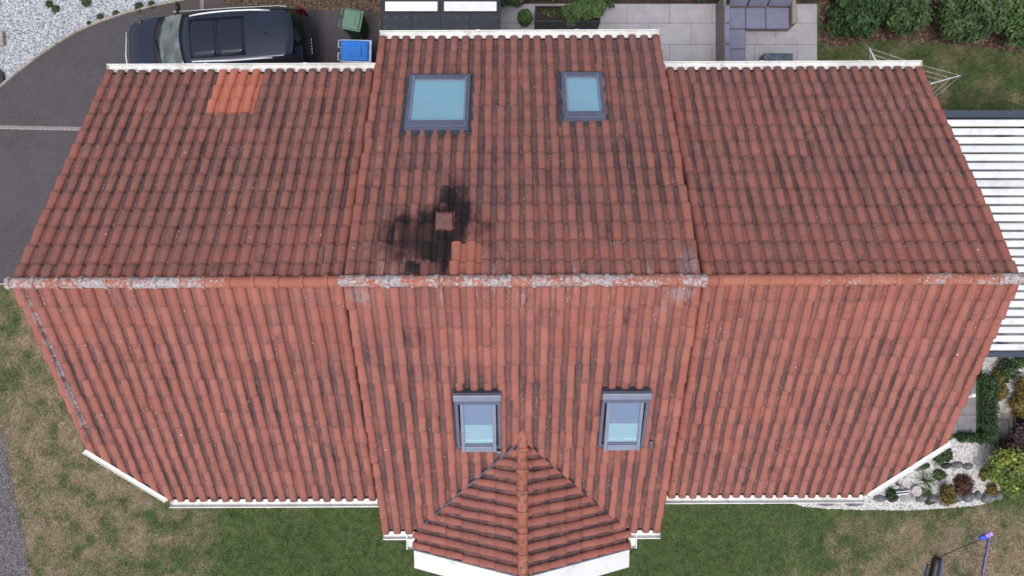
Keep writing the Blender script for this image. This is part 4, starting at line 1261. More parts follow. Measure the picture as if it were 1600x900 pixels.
# little weeds in the gravel
for i, (x, y, s) in enumerate([(78, 7, .09), (88, 15, .10), (136, 4, .13), (158, 27, .08), (218, 12, .12), (182, 22, .07), (238, 8, .09), (141, 38, .05)]):
    lab = ['weed tuft at the top of the white gravel, leftmost', 'ragged weed tuft just below the leftmost weed in white gravel', 'largest weed clump at the top edge of the white gravel',
           'small weed near the kerb below the big clump', 'weed clump at the tip of the gravel by the car', 'tiny weed by the kerb left of the gravel tip', 'weed sprig last before the kerb meets the top edge', 'tiny weed pressed against the middle of the kerb'][i]
    plant('weed', lab, 'weed', pz(x, y), [(0, 0, .04, s, s, .05)], int(90 + 900 * s), .03, LG, 2.4, stems=0, group='weeds in the white gravel')
# rock garden plants
plant('shrub', 'lime green shrub with yellow tips at the rock garden end', 'shrub', pz(1560, 728), blobs_rand(.62, .62, .75, 9, .26) + [(.75, .25, .4, .15, .15, .15), (.62, -.35, .4, .14, .14, .14), (.1, .95, .5, .10, .22, .15)], 5200, .055, LY, 1.7)
plant('shrub', 'dark purple leaved shrub above the lime green shrub', 'shrub', pz(1588, 688), blobs_rand(.62, .55, .8, 8, .28), 4800, .05, LP, 1.8)
plant('shrub', 'conical ochre dwarf conifer among the edging boulders', 'shrub', pz(1471, 770), [(0, -.05, .18, .17, .22, .28), (.02, .14, .2, .12, .16, .22)], 1700, .030, LO, 2.2, stems=1)
plant('sedum', 'round dark red sedum cushion on white chippings', 'plant', pz(1501, 757), [(0, 0, .06, .25, .25, .16), (.1, -.1, .06, .14, .14, .12)], 1500, .045, LR, 1.4, stems=1)
plant('sedum', 'mustard coloured cushion plant left of the lime shrub', 'plant', pz(1536, 741), [(0, 0, .05, .14, .15, .10)], 650, .030, LO, 1.8, stems=0)
plant('sedum', 'mustard coloured cushion plant below the lime shrub by boulders', 'plant', pz(1547, 765), [(0, 0, .06, .15, .17, .12)], 700, .030, LO, 1.8, stems=0)
plant('green_plant', 'leafy green clump tucked under the white corner board', 'plant', pz(1467, 713), [(0, 0, .08, .26, .16, .13), (.12, .12, .08, .16, .12, .12)], 900, .045, LG, 1.8, stems=0)
plant('green_plant', 'green clump between the spiky yucca and the dark boulder', 'plant', pz(1465, 741), [(0, 0, .06, .16, .12, .10)], 420, .042, LG, 2.2, stems=0)
plant('green_plant', 'small dark green plant beside the dark wedge boulder', 'plant', pz(1389, 771), [(0, 0, .10, .11, .13, .12)], 420, .045, LD, 2.4, stems=0)
plant('green_plant', 'low green plant over the pale middle boulder edge', 'plant', pz(1444, 769), [(0, 0, .08, .14, .08, .10)], 300, .042, LG, 2.2, stems=0)
plant('green_plant', 'green sprig in front of the conifer at the chippings edge', 'plant', pz(1451, 783), [(0, 0, .05, .14, .06, .06)], 220, .04, LG, 2.0, stems=0)
plant('green_plant', 'trailing grey green plant at the upper left of the chippings', 'plant', pz(1440, 727), [(0, 0, .05, .16, .08, .06)], 260, .038, LG, 2.0, stems=0)
def spiky(name, label, loc, n, L, w, mat, rise=0.35):
    root = empty(name, loc); tag(root, label, 'plant')
    m = MB()
    for i in range(n):
        a = 6.283 * i / n + random.uniform(-.15, .15); e = random.uniform(.15, 1.0); l = L * random.uniform(.7, 1.1)
        d = Vector((math.cos(a), math.sin(a), 0)); s = Vector((-d.y, d.x, 0))
        pts = [Vector((0, 0, .04)), d * l * .45 + Vector((0, 0, .06 + rise * e * .8)), d * l + Vector((0, 0, .05 + rise * e * .6))]
        V = [pts[0] - s * w * .6, pts[0] + s * w * .6, pts[1] + s * w, pts[1] + Vector((0, 0, -.008)), pts[1] - s * w, pts[2]]
        m.add(V, [(0, 1, 2, 3), (0, 3, 4), (3, 2, 5), (4, 3, 5)])
    me = m.mesh('leaf_rosette')
    at = me.attributes.new('rnd', 'FLOAT', 'POINT'); at.data.foreach_set('value', np.repeat(rng.random(n), 6).astype(np.float32))
    link('leaf_rosette', me, mat, root)
    MB().lathe([(.03, 0), (.035, .05), (.012, .10)], 8).build('stem', M_STEM, root)
spiky('yucca', 'spiky green yucca on white chippings under the corner board', pz(1442, 749), 22, .40, .014, leaf_mat('yucca_leaf', (0.05, 0.09, 0.04), (0.09, 0.14, 0.06), (0.20, 0.22, 0.12)))
spiky('grass_tuft', 'small pale grass tuft near the gutter in the rock garden', pz(1401, 756), 14, .22, .008, leaf_mat('tuft_leaf', (0.09, 0.12, 0.05), (0.14, 0.17, 0.08), (0.22, 0.22, 0.13)))
# bed by the pergola
def hedge_box(label, x0, x1, y0, y1, h):
    a, b = P(x0, y1), P(x1, y0)
    cx, cy = (a.x + b.x) / 2, (a.y + b.y) / 2
    bl = []
    L = abs(b.y - a.y); W = abs(b.x - a.x)
    nn = max(2, int(max(L, W) / .22))
    for i in range(nn):
        t = (i + .5) / nn - .5
        o = (t * W, 0) if W > L else (0, t * L)
        bl.append((o[0], o[1], h * .5, (.16 if W > L else W * .55), (.16 if L >= W else L * .55), h * .55))
    plant('clipped_hedge', label, 'hedge', (cx, cy, 0), bl, 3600, .035, LD, 1.6, group=None, stems=4)
hedge_box('narrow clipped green hedge along the side walk', 1526, 1546, 586, 684, .45)
hedge_box('short clipped green hedge across the end of the side walk', 1492, 1545, 676, 688, .3)
plant('green_plant', 'leafy green plant just below the pergola beam', 'plant', pz(1566, 578), [(0, 0, .15, .24, .28, .2)], 1100, .05, LG, 2.2, stems=2)
plant('green_plant', 'small green plant at the pergola beam near the frame edge', 'plant', pz(1588, 566), [(0, 0, .12, .16, .14, .14)], 420, .045, LG, 2.2, stems=1)
plant('heather', 'green plant with orange flush beside the clipped hedge', 'plant', pz(1555, 588), [(0, 0, .12, .18, .2, .16)], 900, .035, LO, 1.8, stems=1)
plant('heather', 'orange flushed cushion plant, lower of the two by the hedge', 'plant', pz(1556, 611), [(0, 0, .12, .18, .22, .17)], 1100, .035, LO, 1.8, stems=1)
plant('ornamental_grass', 'large mustard yellow grass clump at the right frame edge', 'plant', pz(1594, 615), [(0, 0, .2, .30, .42, .26), (-.1, -.3, .18, .25, .26, .22)], 3200, .030, LO, 4.0, stems=2)
plant('purple_plant', 'small dark purple plant below the mustard grass clump', 'plant', pz(1590, 652), [(0, 0, .12, .16, .16, .14)], 600, .035, LP, 1.8, stems=1)

# boulders
def boulder_mat(name, c):
    m = Mat(name, 0.9); p = m.obj()
    cc = m.mix(m.ramp(m.noise(p, 5, 6, .7), .35, .68), tuple(x * .6 for x in c), tuple(min(1, x * 1.35) for x in c))
    cc = m.mix(m.mul(m.ramp(m.noise(p, 16, 6, .75), .55, .7), .5), cc, tuple(min(1, x * 1.9) for x in c))
    m.col(cc); m.bump(m.noise(p, 14, 6, .7), .7, .02); return m.m
MBK = [boulder_mat('grey_boulder', (0.17, 0.175, 0.19)), boulder_mat('dark_boulder', (0.06, 0.062, 0.07)), boulder_mat('pale_boulder', (0.40, 0.38, 0.36))]
def boulder(label, px, py, rx, ry, h, mi, rz=0.0):
    bm = bmesh.new(); bmesh.ops.create_icosphere(bm, subdivisions=3, radius=1.0)
    o = random.random() * 50
    for v in bm.verts:
        c = v.co.copy()
        k = 0.82 + 0.5 * float(vnoise(c.x + o + c.z * .7, c.y + o * 1.3 - c.z * .5, 1.1)) * 0.8 + 0.12 * float(vnoise(c.x + o, c.y + c.z + o, 3.1))
        v.co = Vector((c.x * k * rx, c.y * k * ry, max(-0.02, c.z * k * h)))
    me = bpy.data.meshes.new('boulder'); bm.to_mesh(me); bm.free()
    me.polygons.foreach_set('use_smooth', [True] * len(me.polygons)); me.materials.append(MBK[mi])
    b = link('boulder', me); q = P(px, py); b.location = (q.x, q.y, 0.01); b.rotation_euler = (0, 0, rz)
    tag(b, label, 'boulder', 'boulders edging the rock garden')
for (lab, *a) in [
    ('flat grey boulder at the front edge under the gutter corner', 1374, 779, .17, .09, .09, 0),
    ('dark wedge shaped boulder beside the small dark green plant', 1394, 778, .14, .09, .13, 1, .5),
    ('broad pale flat stone in front of the garden ornament', 1416, 778, .22, .12, .07, 2),
    ('veined grey boulder right of the broad pale stone', 1438, 778, .15, .12, .12, 0, .3),
    ('grey boulder in front of the ochre dwarf conifer', 1457, 779, .15, .12, .12, 0),
    ('largest rounded grey boulder right of the conifer', 1487, 777, .21, .16, .18, 0),
    ('grey boulder below the dark red sedum cushion', 1511, 775, .17, .13, .15, 0, .4),
    ('small grey boulder wedged in the front row beside the mustard plant', 1527, 773, .10, .11, .12, 0),
    ('rounded grey boulder last before the lime shrub', 1541, 777, .17, .14, .15, 0),
    ('small grey boulder under the lime shrub edge', 1559, 775, .11, .10, .10, 0),
    ('grey stone at the lawn edge right of the lime shrub', 1572, 768, .08, .08, .08, 0),
    ('pale grey stone farthest right along the lawn edge', 1583, 760, .10, .08, .08, 0),
    ('long dark boulder left of the upper row in the chippings', 1477, 727, .14, .08, .10, 1, .2),
    ('grey boulder in the middle of the upper row', 1494, 726, .15, .09, .10, 0),
    ('grey boulder at the right of the upper row', 1512, 728, .14, .09, .10, 0),
    ('pale stone at the left of the upper row', 1463, 727, .09, .08, .07, 2),
    ('grey stone half covered by the trailing plant', 1432, 731, .12, .08, .07, 0),
    ('long grey stone along the chippings below the right wing gutter', 1335, 786, .24, .08, .06, 0),
    ('pale grey stone at the left tip of the chippings', 1290, 786, .22, .07, .06, 0),
    ]:
    boulder(lab, *a)
# ornament: pale bowl and striped stake lying beside it
q = P(1428, 765)
orn = empty('bird_bath', (q.x, q.y, 0)); tag(orn, 'pale round bird bath bowl lying among the rock garden stones', 'bird bath')
MB().lathe([(.08, 0), (.09, .03), (.05, .05), (.06, .09), (.135, .13), (.145, .145), (.13, .145), (.10, .125), (.02, .115)], 20).build('bowl', simple('pale_pink_stone', (0.50, 0.44, 0.44), .8, var=.15, scale=9), orn)
q = P(1404, 768)
stk = empty('striped_stake', (q.x, q.y, .05), R(6)); tag(stk, 'white and navy striped stake lying left of the bird bath', 'stake')
for i in range(4):
    MB().box(-.24, .24, i * .034 - .07, i * .034 - .04, 0.0, .03).build('stripe', simple('stake_navy', (0.04, 0.05, 0.14), .6) if i % 2 else simple('stake_white', (0.7, 0.7, 0.7), .6), stk, .006)
q = P(1519, 617, .5)
orn = empty('garden_figure', (q.x, q.y, 0)); tag(orn, 'small white garden figure half hidden by the right roof verge', 'figure')
MB().lathe([(.13, 0), (.12, .06), (.09, .12), (.12, .28), (.10, .40), (.05, .46), (.065, .52), (.05, .58), (.01, .60)], 14).build('body', simple('white_plaster', (.75, .74, .74), .7), orn)

# flat stone and dark cover in the gravel
q = P(3, 62); m = MB(); m.box(-.12, .12, -.19, .19, 0, .13)
o = m.build('stone_block', simple('buff_stone', (.33, .28, .25), .95, var=.15, scale=6, bump=.3), None, .015); o.location = (q.x, q.y, .01); o.rotation_euler = (0, 0, R(3)); tag(o, 'squared buff stone block lying on the white gravel', 'stone')
q = P(-3, 122)
o = MB().lathe([(.21, 0), (.22, .10), (.20, .13), (.19, .12), (.0, .12)], 22, cap=False).build('round_cover', simple('dark_plastic', (.03, .03, .035), .5)); o.location = (q.x, q.y, .005); tag(o, 'dark round cover set in the gravel at the kerb', 'cover')

# ------------------------------------------------------------------ shed with felt-dark sheet roof
def shed():
    z = 2.25
    a, b = P(597, 53.5, z), P(780, 0, z)
    x0, x1, y0, y1 = a.x, b.x, a.y - .35, 8.6
    root = empty('garden_shed', ((x0 + x1) / 2, (y0 + y1) / 2, 0)); tag(root, 'garden shed with flat anthracite roof and two white rooflights', 'shed')
    cx, cy = (x0 + x1) / 2, (y0 + y1) / 2
    X0, X1, Y0, Y1 = x0 - cx, x1 - cx, y0 - cy, y1 - cy
    M_AN = simple('anthracite_sheet', (0.032, 0.036, 0.052), 0.45, 0.2, var=0.12, scale=2, dirt=.15)
    w = MB(); w.box(X0 + .08, X1 - .08, Y0 + .08, Y1 - .08, 0, z - .08)
    w.build('wall', simple('anthracite_boards', (0.05, 0.05, 0.055), .7), root)
    # roof sheets
    n = 4
    for i in range(n):
        s0 = X0 + (X1 - X0) * i / n; s1 = X0 + (X1 - X0) * (i + 1) / n - .004
        MB().box(s0, s1, Y0, Y1, z - .06, z + (0.0 if i % 2 else .003)).build('roof_sheet', M_AN, root, .004)
    e = MB(); e.box(X0 - .03, X0 - .001, Y0, Y1, z - .12, z + .03); e.box(X1 + .001, X1 + .03, Y0, Y1, z - .12, z + .03)
    e.build('edge_trim', M_AN, root, .004)
    M_RL = simple('opal_rooflight', (0.82, 0.84, 0.84), .35, var=.03)
    for (p0, p1) in ((602, 684), (694, 776)):
        q0, q1 = P(p0, 18, z), P(p1, 3, z)
        r = MB().box(q0.x - cx, q1.x - cx, q0.y - cy, q1.y - cy, z + .004, z + .035).build('rooflight', M_RL, root, .012)
        f = MB()
        for (a0, a1, b0, b1) in ((q0.x - .03, q1.x + .03, q0.y - .03, q0.y - .002), (q0.x - .03, q1.x + .03, q1.y + .002, q1.y + .03), (q0.x - .03, q0.x - .002, q0.y - .002, q1.y + .002), (q1.x + .002, q1.x + .03, q0.y - .002, q1.y + .002)):
            f.box(a0 - cx, a1 - cx, b0 - cy, b1 - cy, z + .004, z + .028)
        f.build('rooflight_frame', M_AN, r)
    M_SC = simple('screw_cap', (0.16, 0.17, 0.20), .5)
    sm = MB().lathe([(.016, 0), (.013, .008), (0.0, .009)], 8, cap=False).mesh('screw'); sm.materials.append(M_SC)
    for sx in (603, 618, 634, 650, 663, 715, 729, 744, 775):
        for sy in (26.5, 43):
            o = bpy.data.objects.new('screw', sm); col.objects.link(o); o.parent = root
            q = P(sx + random.uniform(-1, 1), sy, z); o.location = (q.x - cx, q.y - cy, z + .003)
shed()

# ------------------------------------------------------------------ wheelie bins
def frustum(m, b, t, z0, z1, cb=(0, 0), ct=(0, 0)):
    V = [(cb[0] + sx * b[0], cb[1] + sy * b[1], z0) for sx, sy in ((-1, -1), (1, -1), (1, 1), (-1, 1))] + [(ct[0] + sx * t[0], ct[1] + sy * t[1], z1) for sx, sy in ((-1, -1), (1, -1), (1, 1), (-1, 1))]
    m.add(V, [(3, 2, 1, 0), (4, 5, 6, 7), (0, 1, 5, 4), (1, 2, 6, 5), (2, 3, 7, 6), (3, 0, 4, 7)])
def wheelie(label, loc, rz, L, W, H, cbody, clid, crim):
    root = empty('wheelie_bin', (loc[0], loc[1], .006), rz); tag(root, label, 'wheelie bin')
    mb_, ml, mr = simple('bin_body', cbody, .55, var=.1), simple('bin_lid', clid, .45, var=.07, scale=3), simple('bin_rim', crim, .5)
    m = MB(); frustum(m, (L * .36, W * .38), (L * .46, W * .46), .06, H * .94, (.02, 0), (0, 0)); m.build('body', mb_, root, .02)
    MB().box(-L * .48, L * .5, -W * .5, W * .5, H * .93, H * .97).build('rim', mr, root, .015)
    lid = MB(); frustum(lid, (L * .46, W * .465), (L * .40, W * .40), H * .971, H * 1.01, (-.015, 0), (-.015, 0)); lo = lid.build('lid', ml, root, .018)
    p = MB(); frustum(p, (L * .20, W * .25), (L * .185, W * .235), H * 1.0105, H * 1.03, (-.0, 0), (0, 0)); p.build('lid_panel', ml, lo, .012)
    for s in (-1, 1):
        MB().box(L * .26, L * .36, s * W * .27 - .012, s * W * .27 + .012, H * 1.0, H * 1.035).build('lid_rib', ml, lo, .008)
        MB().box(-L * .44, -L * .24, s * W * .10 - .008, s * W * .10 + .008, H * 1.0, H * 1.02).build('lid_rib', ml, lo, .006)
    # handle loops at the hinge side
    for s in (-1, 1):
        h = MB()
        x = -L * .46
        y0, y1 = s * W * .12, s * W * .44
        h.tube([(x, y0, H * .99), (x - .07, y0, H * .99), (x - .07, y1, H * .99), (x, y1, H * .99)], .014, 8)
        h.build('handle', mr, root)
        w = MB(); w.lathe([(.0, -.025), (.09, -.025), (.10, -.015), (.10, .015), (.09, .025), (0, .025)], 18, cap=False)
        wo = w.build('wheel', simple('bin_tyre', (.02, .02, .02), .8), root); wo.location = (-L * .34, s * W * .40, .10); wo.rotation_euler = (R(90), 0, 0)
q = P(555.5, 79, 1.08)
wheelie('blue lidded wheelie bin with pale rim nearest the gutter', (q.x, q.y), R(-1.5), .80, .58, 1.08, (.09, .10, .11), (0.014, 0.19, 0.68), (.52, .58, .68))
q = P(550, 30, 1.06)
wheelie('green wheelie bin standing behind the blue one', (q.x, q.y), R(-11), .50, .54, 1.05, (.022, .060, .032), (.135, .235, .165), (.12, .21, .15))

# ------------------------------------------------------------------ parked car
def car():
    root = empty('parked_car', (-7.585, 6.17, .006), R(3.4)); tag(root, 'dark blue black estate SUV with silver roof rails parked on the drive', 'car')
    mp = Mat('dark_blue_car_paint', .22, .35, .5); mp.col(mp.mix(mp.ramp(mp.noise(mp.obj(), 1.2, 3), .3, .7), (.013, .018, .042), (.017, .023, .050)))
    mp.b.inputs['Coat Weight'].default_value = .5; mp.b.inputs['Coat Roughness'].default_value = .05
    MP = mp.m
    BLK = simple('black_trim', (.012, .012, .014), .4, var=.1)
    SIL = simple('silver_trim', (.80, .82, .85), .35, .25, var=.03)
    gl = Mat('car_glass', .04, 0, .6); gl.col((.012, .013, .016)); GL = gl.m
    # lower body: loft of cross sections
    st = [(-2.415, .46, .60), (-2.37, .70, .73), (-2.25, .84, .84), (-2.0, .905, .92), (-1.70, .935, .98), (-1.40, .945, 1.03), (-.5, .95, 1.03), (.6, .95, 1.045), (1.6, .945, 1.06), (2.1, .92, 1.07), (2.27, .885, 1.05), (2.36, .82, .93), (2.415, .72, .70)]
    prof = [(.86, .22), (.97, .30), (1.0, .50), (1.0, .70), (.985, .82), (.95, .93), (.86, .985), (.62, 1.01), (.30, 1.03), (0, 1.036)]
    V, F = [], []
    full = [(s, z) for s, z in prof] + [(-s, z) for s, z in prof[-2::-1]]
    n = len(full)
    for (x, w, zt) in st:
        for (s, z) in full:
            V.append((x, s * w, .25 + (zt - .25) * (z - .22) / .78 if z > .22 else .25))
    for i in range(len(st) - 1):
        for k in range(n - 1):
            F.append((i * n + k, i * n + k + 1, (i + 1) * n + k + 1, (i + 1) * n + k))
        F.append((i * n + n - 1, i * n, (i + 1) * n, (i + 1) * n + n - 1))
    F.append(tuple(range(n - 1, -1, -1))); F.append(tuple((len(st) - 1) * n + k for k in range(n)))
    m = MB(); m.add(V, F, True)
    body = m.build('body', MP, root)
    bm = bmesh.new(); bm.from_mesh(body.data); bmesh.ops.recalc_face_normals(bm, faces=bm.faces); bm.to_mesh(body.data); bm.free()
    md = body.modifiers.new('sub', 'SUBSURF'); md.levels = 2; md.render_levels = 2
    # cabin
    def ring(z, xf, xr, wf, wm, wr, cr):
        """plan outline front to rear, counterclockwise"""
        pts = []
        for t in (0, .25, .5, .75, 1): pts.append((xf + cr * (2 * t - 1) ** 2 * 1.0, -wf + 2 * wf * t))
        for t in (.2, .4, .6, .8): pts.append((xf + cr + (xr - xf - cr) * t, (wf + (wm - wf) * min(1, t * 2)) if t < .5 else (wm + (wr - wm) * (t - .5) * 2)))
        for t in (0, .25, .5, .75, 1): pts.append((xr - cr * (2 * t - 1) ** 2, wr - 2 * wr * t))
        for t in (.8, .6, .4, .2): pts.append((xf + cr + (xr - xf - cr) * t, -((wf + (wm - wf) * min(1, t * 2)) if t < .5 else (wm + (wr - wm) * (t - .5) * 2))))
        return [Vector((x, y, z)) for x, y in pts]
    rings = [ring(.97, -1.50, 2.36, .80, .90, .80, .10), ring(1.28, -1.02, 2.22, .735, .80, .72, .09), ring(1.52, -.62, 2.10, .665, .71, .64, .08), ring(1.60, -.46, 2.04, .60, .64, .58, .07)]
    k = len(rings[0]); V = [p for r in rings for p in r]; F = []
    for i in range(3):
        for j in range(k): F.append((i * k + j, i * k + (j + 1) % k, (i + 1) * k + (j + 1) % k, (i + 1) * k + j))
    m = MB(); m.add(V, F, True)
    cab = m.build('cabin', BLK, root)
    bm = bmesh.new(); bm.from_mesh(cab.data); bmesh.ops.recalc_face_normals(bm, faces=bm.faces); bm.to_mesh(cab.data); bm.free()
    # roof skin
    def patch(name, f, nu, nv, mat, par=root, th=0.0, smooth=True):
        V = [f(i / nu, j / nv) for j in range(nv + 1) for i in range(nu + 1)]
        F = [(j * (nu + 1) + i, j * (nu + 1) + i + 1, (j + 1) * (nu + 1) + i + 1, (j + 1) * (nu + 1) + i) for j in range(nv) for i in range(nu)]
        m = MB(); m.add(V, F, smooth); o = m.build(name, mat, par)
        if th:
            s = o.modifiers.new('solid', 'SOLIDIFY'); s.thickness = th; s.offset = -1
        return o
    def roofz(x, y): return 1.665 - .05 * (y / .66) ** 2 - .028 * ((x - .75) / 1.35) ** 2
    def rw(x): return .655 - .03 * abs((x - .6) / 1.4) ** 2
    def froof(u, v):
        y = (2 * v - 1)
        xf = -.60 + .09 * y * y; xr = 2.14 - .10 * y * y
        x = xf + (xr - xf) * u
        return (x, y * rw(x), roofz(x, y * rw(x)))
    roof = patch('roof', froof, 14, 10, MP, root, .03)
    def panel(name, x0, x1, hw, mat, dz):
        return patch(name, lambda u, v: (x0 + (x1 - x0) * u, (2 * v - 1) * hw, roofz(x0 + (x1 - x0) * u, (2 * v - 1) * hw) + dz), 6, 6, mat, roof, .006)
    GR = simple('roof_glass', (.017, .021, .040), .14, .25, var=.05)
    panel('sunroof_panel', -.36, .29, .47, GR, .0015); panel('sunroof_panel', .31, .98, .47, GR, .0015)
    panel('sunroof_seal', -.38, 1.0, .485, BLK, .001)
    def fws(u, v):
        y = 2 * v - 1
        t = u
        x = (-1.43 + .16 * y * y) * (1 - t) + (-.63 + .09 * y * y) * t
        z = 1.06 + (1.62 - 1.06) * t + .03 * math.sin(math.pi * t) - .045 * y * y
        return (x, y * (.80 - .16 * t), z + .015)
    wg = Mat('windscreen_glass', .05, 0, .5); wg.col(wg.mix(wg.ramp(wg.noise(wg.obj(), 3.0, 4), .35, .65), (.085, .105, .105), (.17, .20, .20))); 
    patch('windscreen', fws, 8, 10, wg.m, root, .006)
    patch('cowl', lambda u, v: (-1.56 + .17 * u + .17 * (2 * v - 1) ** 2, (2 * v - 1) * .82, 1.062 + .008 * u - .03 * (2 * v - 1) ** 2), 2, 8, BLK, root, .02)
    for s in (-1, 1):
        m = MB(); m.tube([(-1.47, s * .05 + .2, 1.10), (-1.38, s * .05 - .1, 1.13), (-1.36, s * .05 - .45, 1.12)], .012, 6); m.build('wiper', BLK, root)
    def frw(u, v):
        y = 2 * v - 1; t = u
        return ((2.14 - .10 * y * y) * (1 - t) + (2.40 - .09 * y * y) * t, y * (.60 + .12 * t), 1.60 - .50 * t - .04 * y * y + .02)
    patch('rear_window', frw, 6, 8, GL, root, .006)
    sp = patch('spoiler', lambda u, v: (2.02 + .18 * u - .10 * (2 * v - 1) ** 2, (2 * v - 1) * .60, 1.645 - .02 * u - .05 * (2 * v - 1) ** 2), 3, 8, MP, root, .02)
    # side windows with chrome line
    for s in (-1, 1):
        for (a, b) in ((-.95, -.05), (-.02, .98), (1.01, 1.75)):
            def fs(u, v, a=a, b=b, s=s):
                x = a + (b - a) * u
                lo, hi = 1.07, 1.50
                z = lo + (hi - lo) * v
                if a < -.9: z = lo + (hi - lo) * v * (.28 + .72 * min(1, u * 1.6))
                if b > 1.7: z = lo + (hi - lo) * v * (1 - .5 * max(0, u - .4))
                t = (z - .97) / .55
                return (x, s * (.915 - .20 * t), z)
            patch('side_window', fs, 5, 4, GL, root, .004)
        m = MB(); m.tube([(-1.0, s * .925, 1.06), (0.5, s * .935, 1.07), (1.7, s * .915, 1.08), (1.95, s * .80, 1.28)], .010, 6); m.build('chrome_strip', SIL, root)
        # rails
        m = MB(); pts = []
        for i in range(9):
            t = i / 8; x = -.34 + 1.98 * t; y = .585 + .035 * math.sin(math.pi * t) - .02 * (1 - t)
            pts.append((x, s * y, roofz(x, y) + .05 * min(1, 6 * t, 6 * (1 - t)) + .008))
        m.tube(pts, .021, 8); m.build('roof_rail', SIL, root)
        # mirrors
        m = MB(); m.lathe([(.0, -.11), (.05, -.10), (.075, -.03), (.075, .05), (.05, .10), (.0, .11)], 14, cap=False)
        mo = m.build('mirror', BLK, root); mo.location = (-.86, s * 1.04, 1.09); mo.rotation_euler = (R(90), 0, 0); mo.scale = (.75, 1.0, 1.05)
        m = MB(); m.box(-.92, -.84, s * .90 - .05, s * .90 + .06, 1.04, 1.075); m.build('mirror_arm', BLK, root, .01)
        # lights
        def fh(u, v, s=s):
            x = -2.36 + .48 * u; w = .66 + .235 * u ** .6
            return (x, s * (w - .20 * (1 - v) * (1 - .4 * u)), .735 + .17 * u + .03 * (1 - v) + .012)
        patch('headlight', fh, 6, 3, simple('lamp_glass', (.05, .055, .07), .08, .2), root, .01)
        def ft(u, v, s=s):
            return (2.20 + .175 * u - .03 * v, s * (.90 - .17 * u * (1 - .25 * v)), .82 + .36 * v - .02 * u)
        patch('taillight', ft, 4, 4, simple('red_lamp', (.38, .012, .014), .12), root, .012)
        # wheels
        for wx in (-1.50, 1.38):
            ty = MB().lathe([(.24, -.11), (.335, -.11), (.36, -.08), (.36, .08), (.335, .11), (.24, .11)], 26, cap=False).build('wheel', simple('tyre', (.02, .02, .02), .85), root)
            ty.location = (wx, s * .85, .36); ty.rotation_euler = (R(90), 0, 0)
            rm = MB(); rm.lathe([(.0, -.06), (.25, -.09), (.25, .09), (0, .06)], 20, cap=False); rm.build('rim', simple('alloy', (.4, .4, .42), .3, .8), ty)
    m = MB(); m.tube([(-2.40, -.62, .70), (-2.44, 0, .72), (-2.40, .62, .70)], .016, 6); m.build('nose_trim', SIL, root)
    m = MB(); m.lathe([(.035, 0), (.03, .03), (.008, .055)], 10); fa = m.build('antenna', BLK, root); fa.location = (1.52, .02, 1.645); fa.scale = (1.7, .7, 1)
    patch('rear_bumper', lambda u, v: (2.36 + .08 * math.sin(math.pi * u) - .14 * (2 * v - 1) ** 4, (2 * v - 1) * .84, .78 - .4 * u), 6, 10, MP, root, .02)
    m = MB()
    for i in range(5):
        m.box(2.425, 2.437, -.28 + i * .085, -.225 + i * .085, .86, .875)
    m.build('tailgate_badge', SIL, root)
    patch('tailgate', lambda u, v: (2.36 + .055 * u - .06 * (2 * v - 1) ** 2, (2 * v - 1) * .78, 1.10 - .26 * u), 4, 8, MP, root, .01)
car()

# ------------------------------------------------------------------ planter and pot
M_PL = simple('anthracite_planter', (.030, .033, .042), .6, var=.12, scale=5)
def planter():
    a, b = P(836, 34, .6), P(938, 8.5, .6)
    w, d = b.x - a.x, b.y - a.y
    root = empty('long_planter', ((a.x + b.x) / 2, (a.y + b.y) / 2, .03)); tag(root, 'long anthracite trough planter with seedlings and leafy vegetables', 'planter')
    t = .035
    m = MB()
    for (x0, x1, y0, y1) in ((-w / 2, w / 2, -d / 2, -d / 2 + t), (-w / 2, w / 2, d / 2 - t, d / 2), (-w / 2, -w / 2 + t, -d / 2 + t, d / 2 - t), (w / 2 - t, w / 2, -d / 2 + t, d / 2 - t)):
        m.box(x0, x1, y0, y1, 0, .57)
    m.build('trough', M_PL, root, .006)
    MB().box(-w / 2 + t, w / 2 - t, -d / 2 + t, d / 2 - t, 0.02, .50).build('soil', simple('planter_soil', (.035, .022, .016), .95, var=.5, scale=14, bump=.6), root)
    V, F, rr = leaves([(-.62, .05, .53), (-.5, -.02, .53), (-.37, .04, .53)], [(.05, .10, .05)] * 3, 50, .035, 2.0)
    link('seedlings', np_mesh('seedlings', V, F, {'rnd': rr}), LF, root)
    bl = [(.05, .02, .62, .22, .2, .18), (.28, .05, .66, .24, .22, .2), (.5, .08, .68, .25, .24, .22), (.72, .05, .64, .2, .24, .2), (.1, -.2, .56, .14, .16, .12), (.45, .25, .66, .3, .2, .2), (.82, .15, .6, .18, .2, .16)]
    V, F, rr = leaves([b[:3] for b in bl], [b[3:] for b in bl], 2600, .055, 1.9, .4, .3, .3)
    link('vegetable_leaves', np_mesh('vegetable_leaves', V, F, {'rnd': rr}), LF, root)
planter()
q = P(819.5, 36)
pot = empty('plant_pot', (q.x, q.y - .0, .034)); tag(pot, 'round dark pot with clipped box ball left of the long planter', 'plant pot')
MB().lathe([(.135, 0), (.19, .30), (.20, .30), (.20, .33), (.18, .33), (.175, .28), (0, .28)], 22, cap=False).build('pot', M_PL, pot)
V, F, rr = leaves([(0, 0, .42)], [(.19, .19, .18)], 1300, .032, 1.6, .6, .2, .12)
link('foliage', np_mesh('foliage', V, F, {'rnd': rr}), LF, pot)

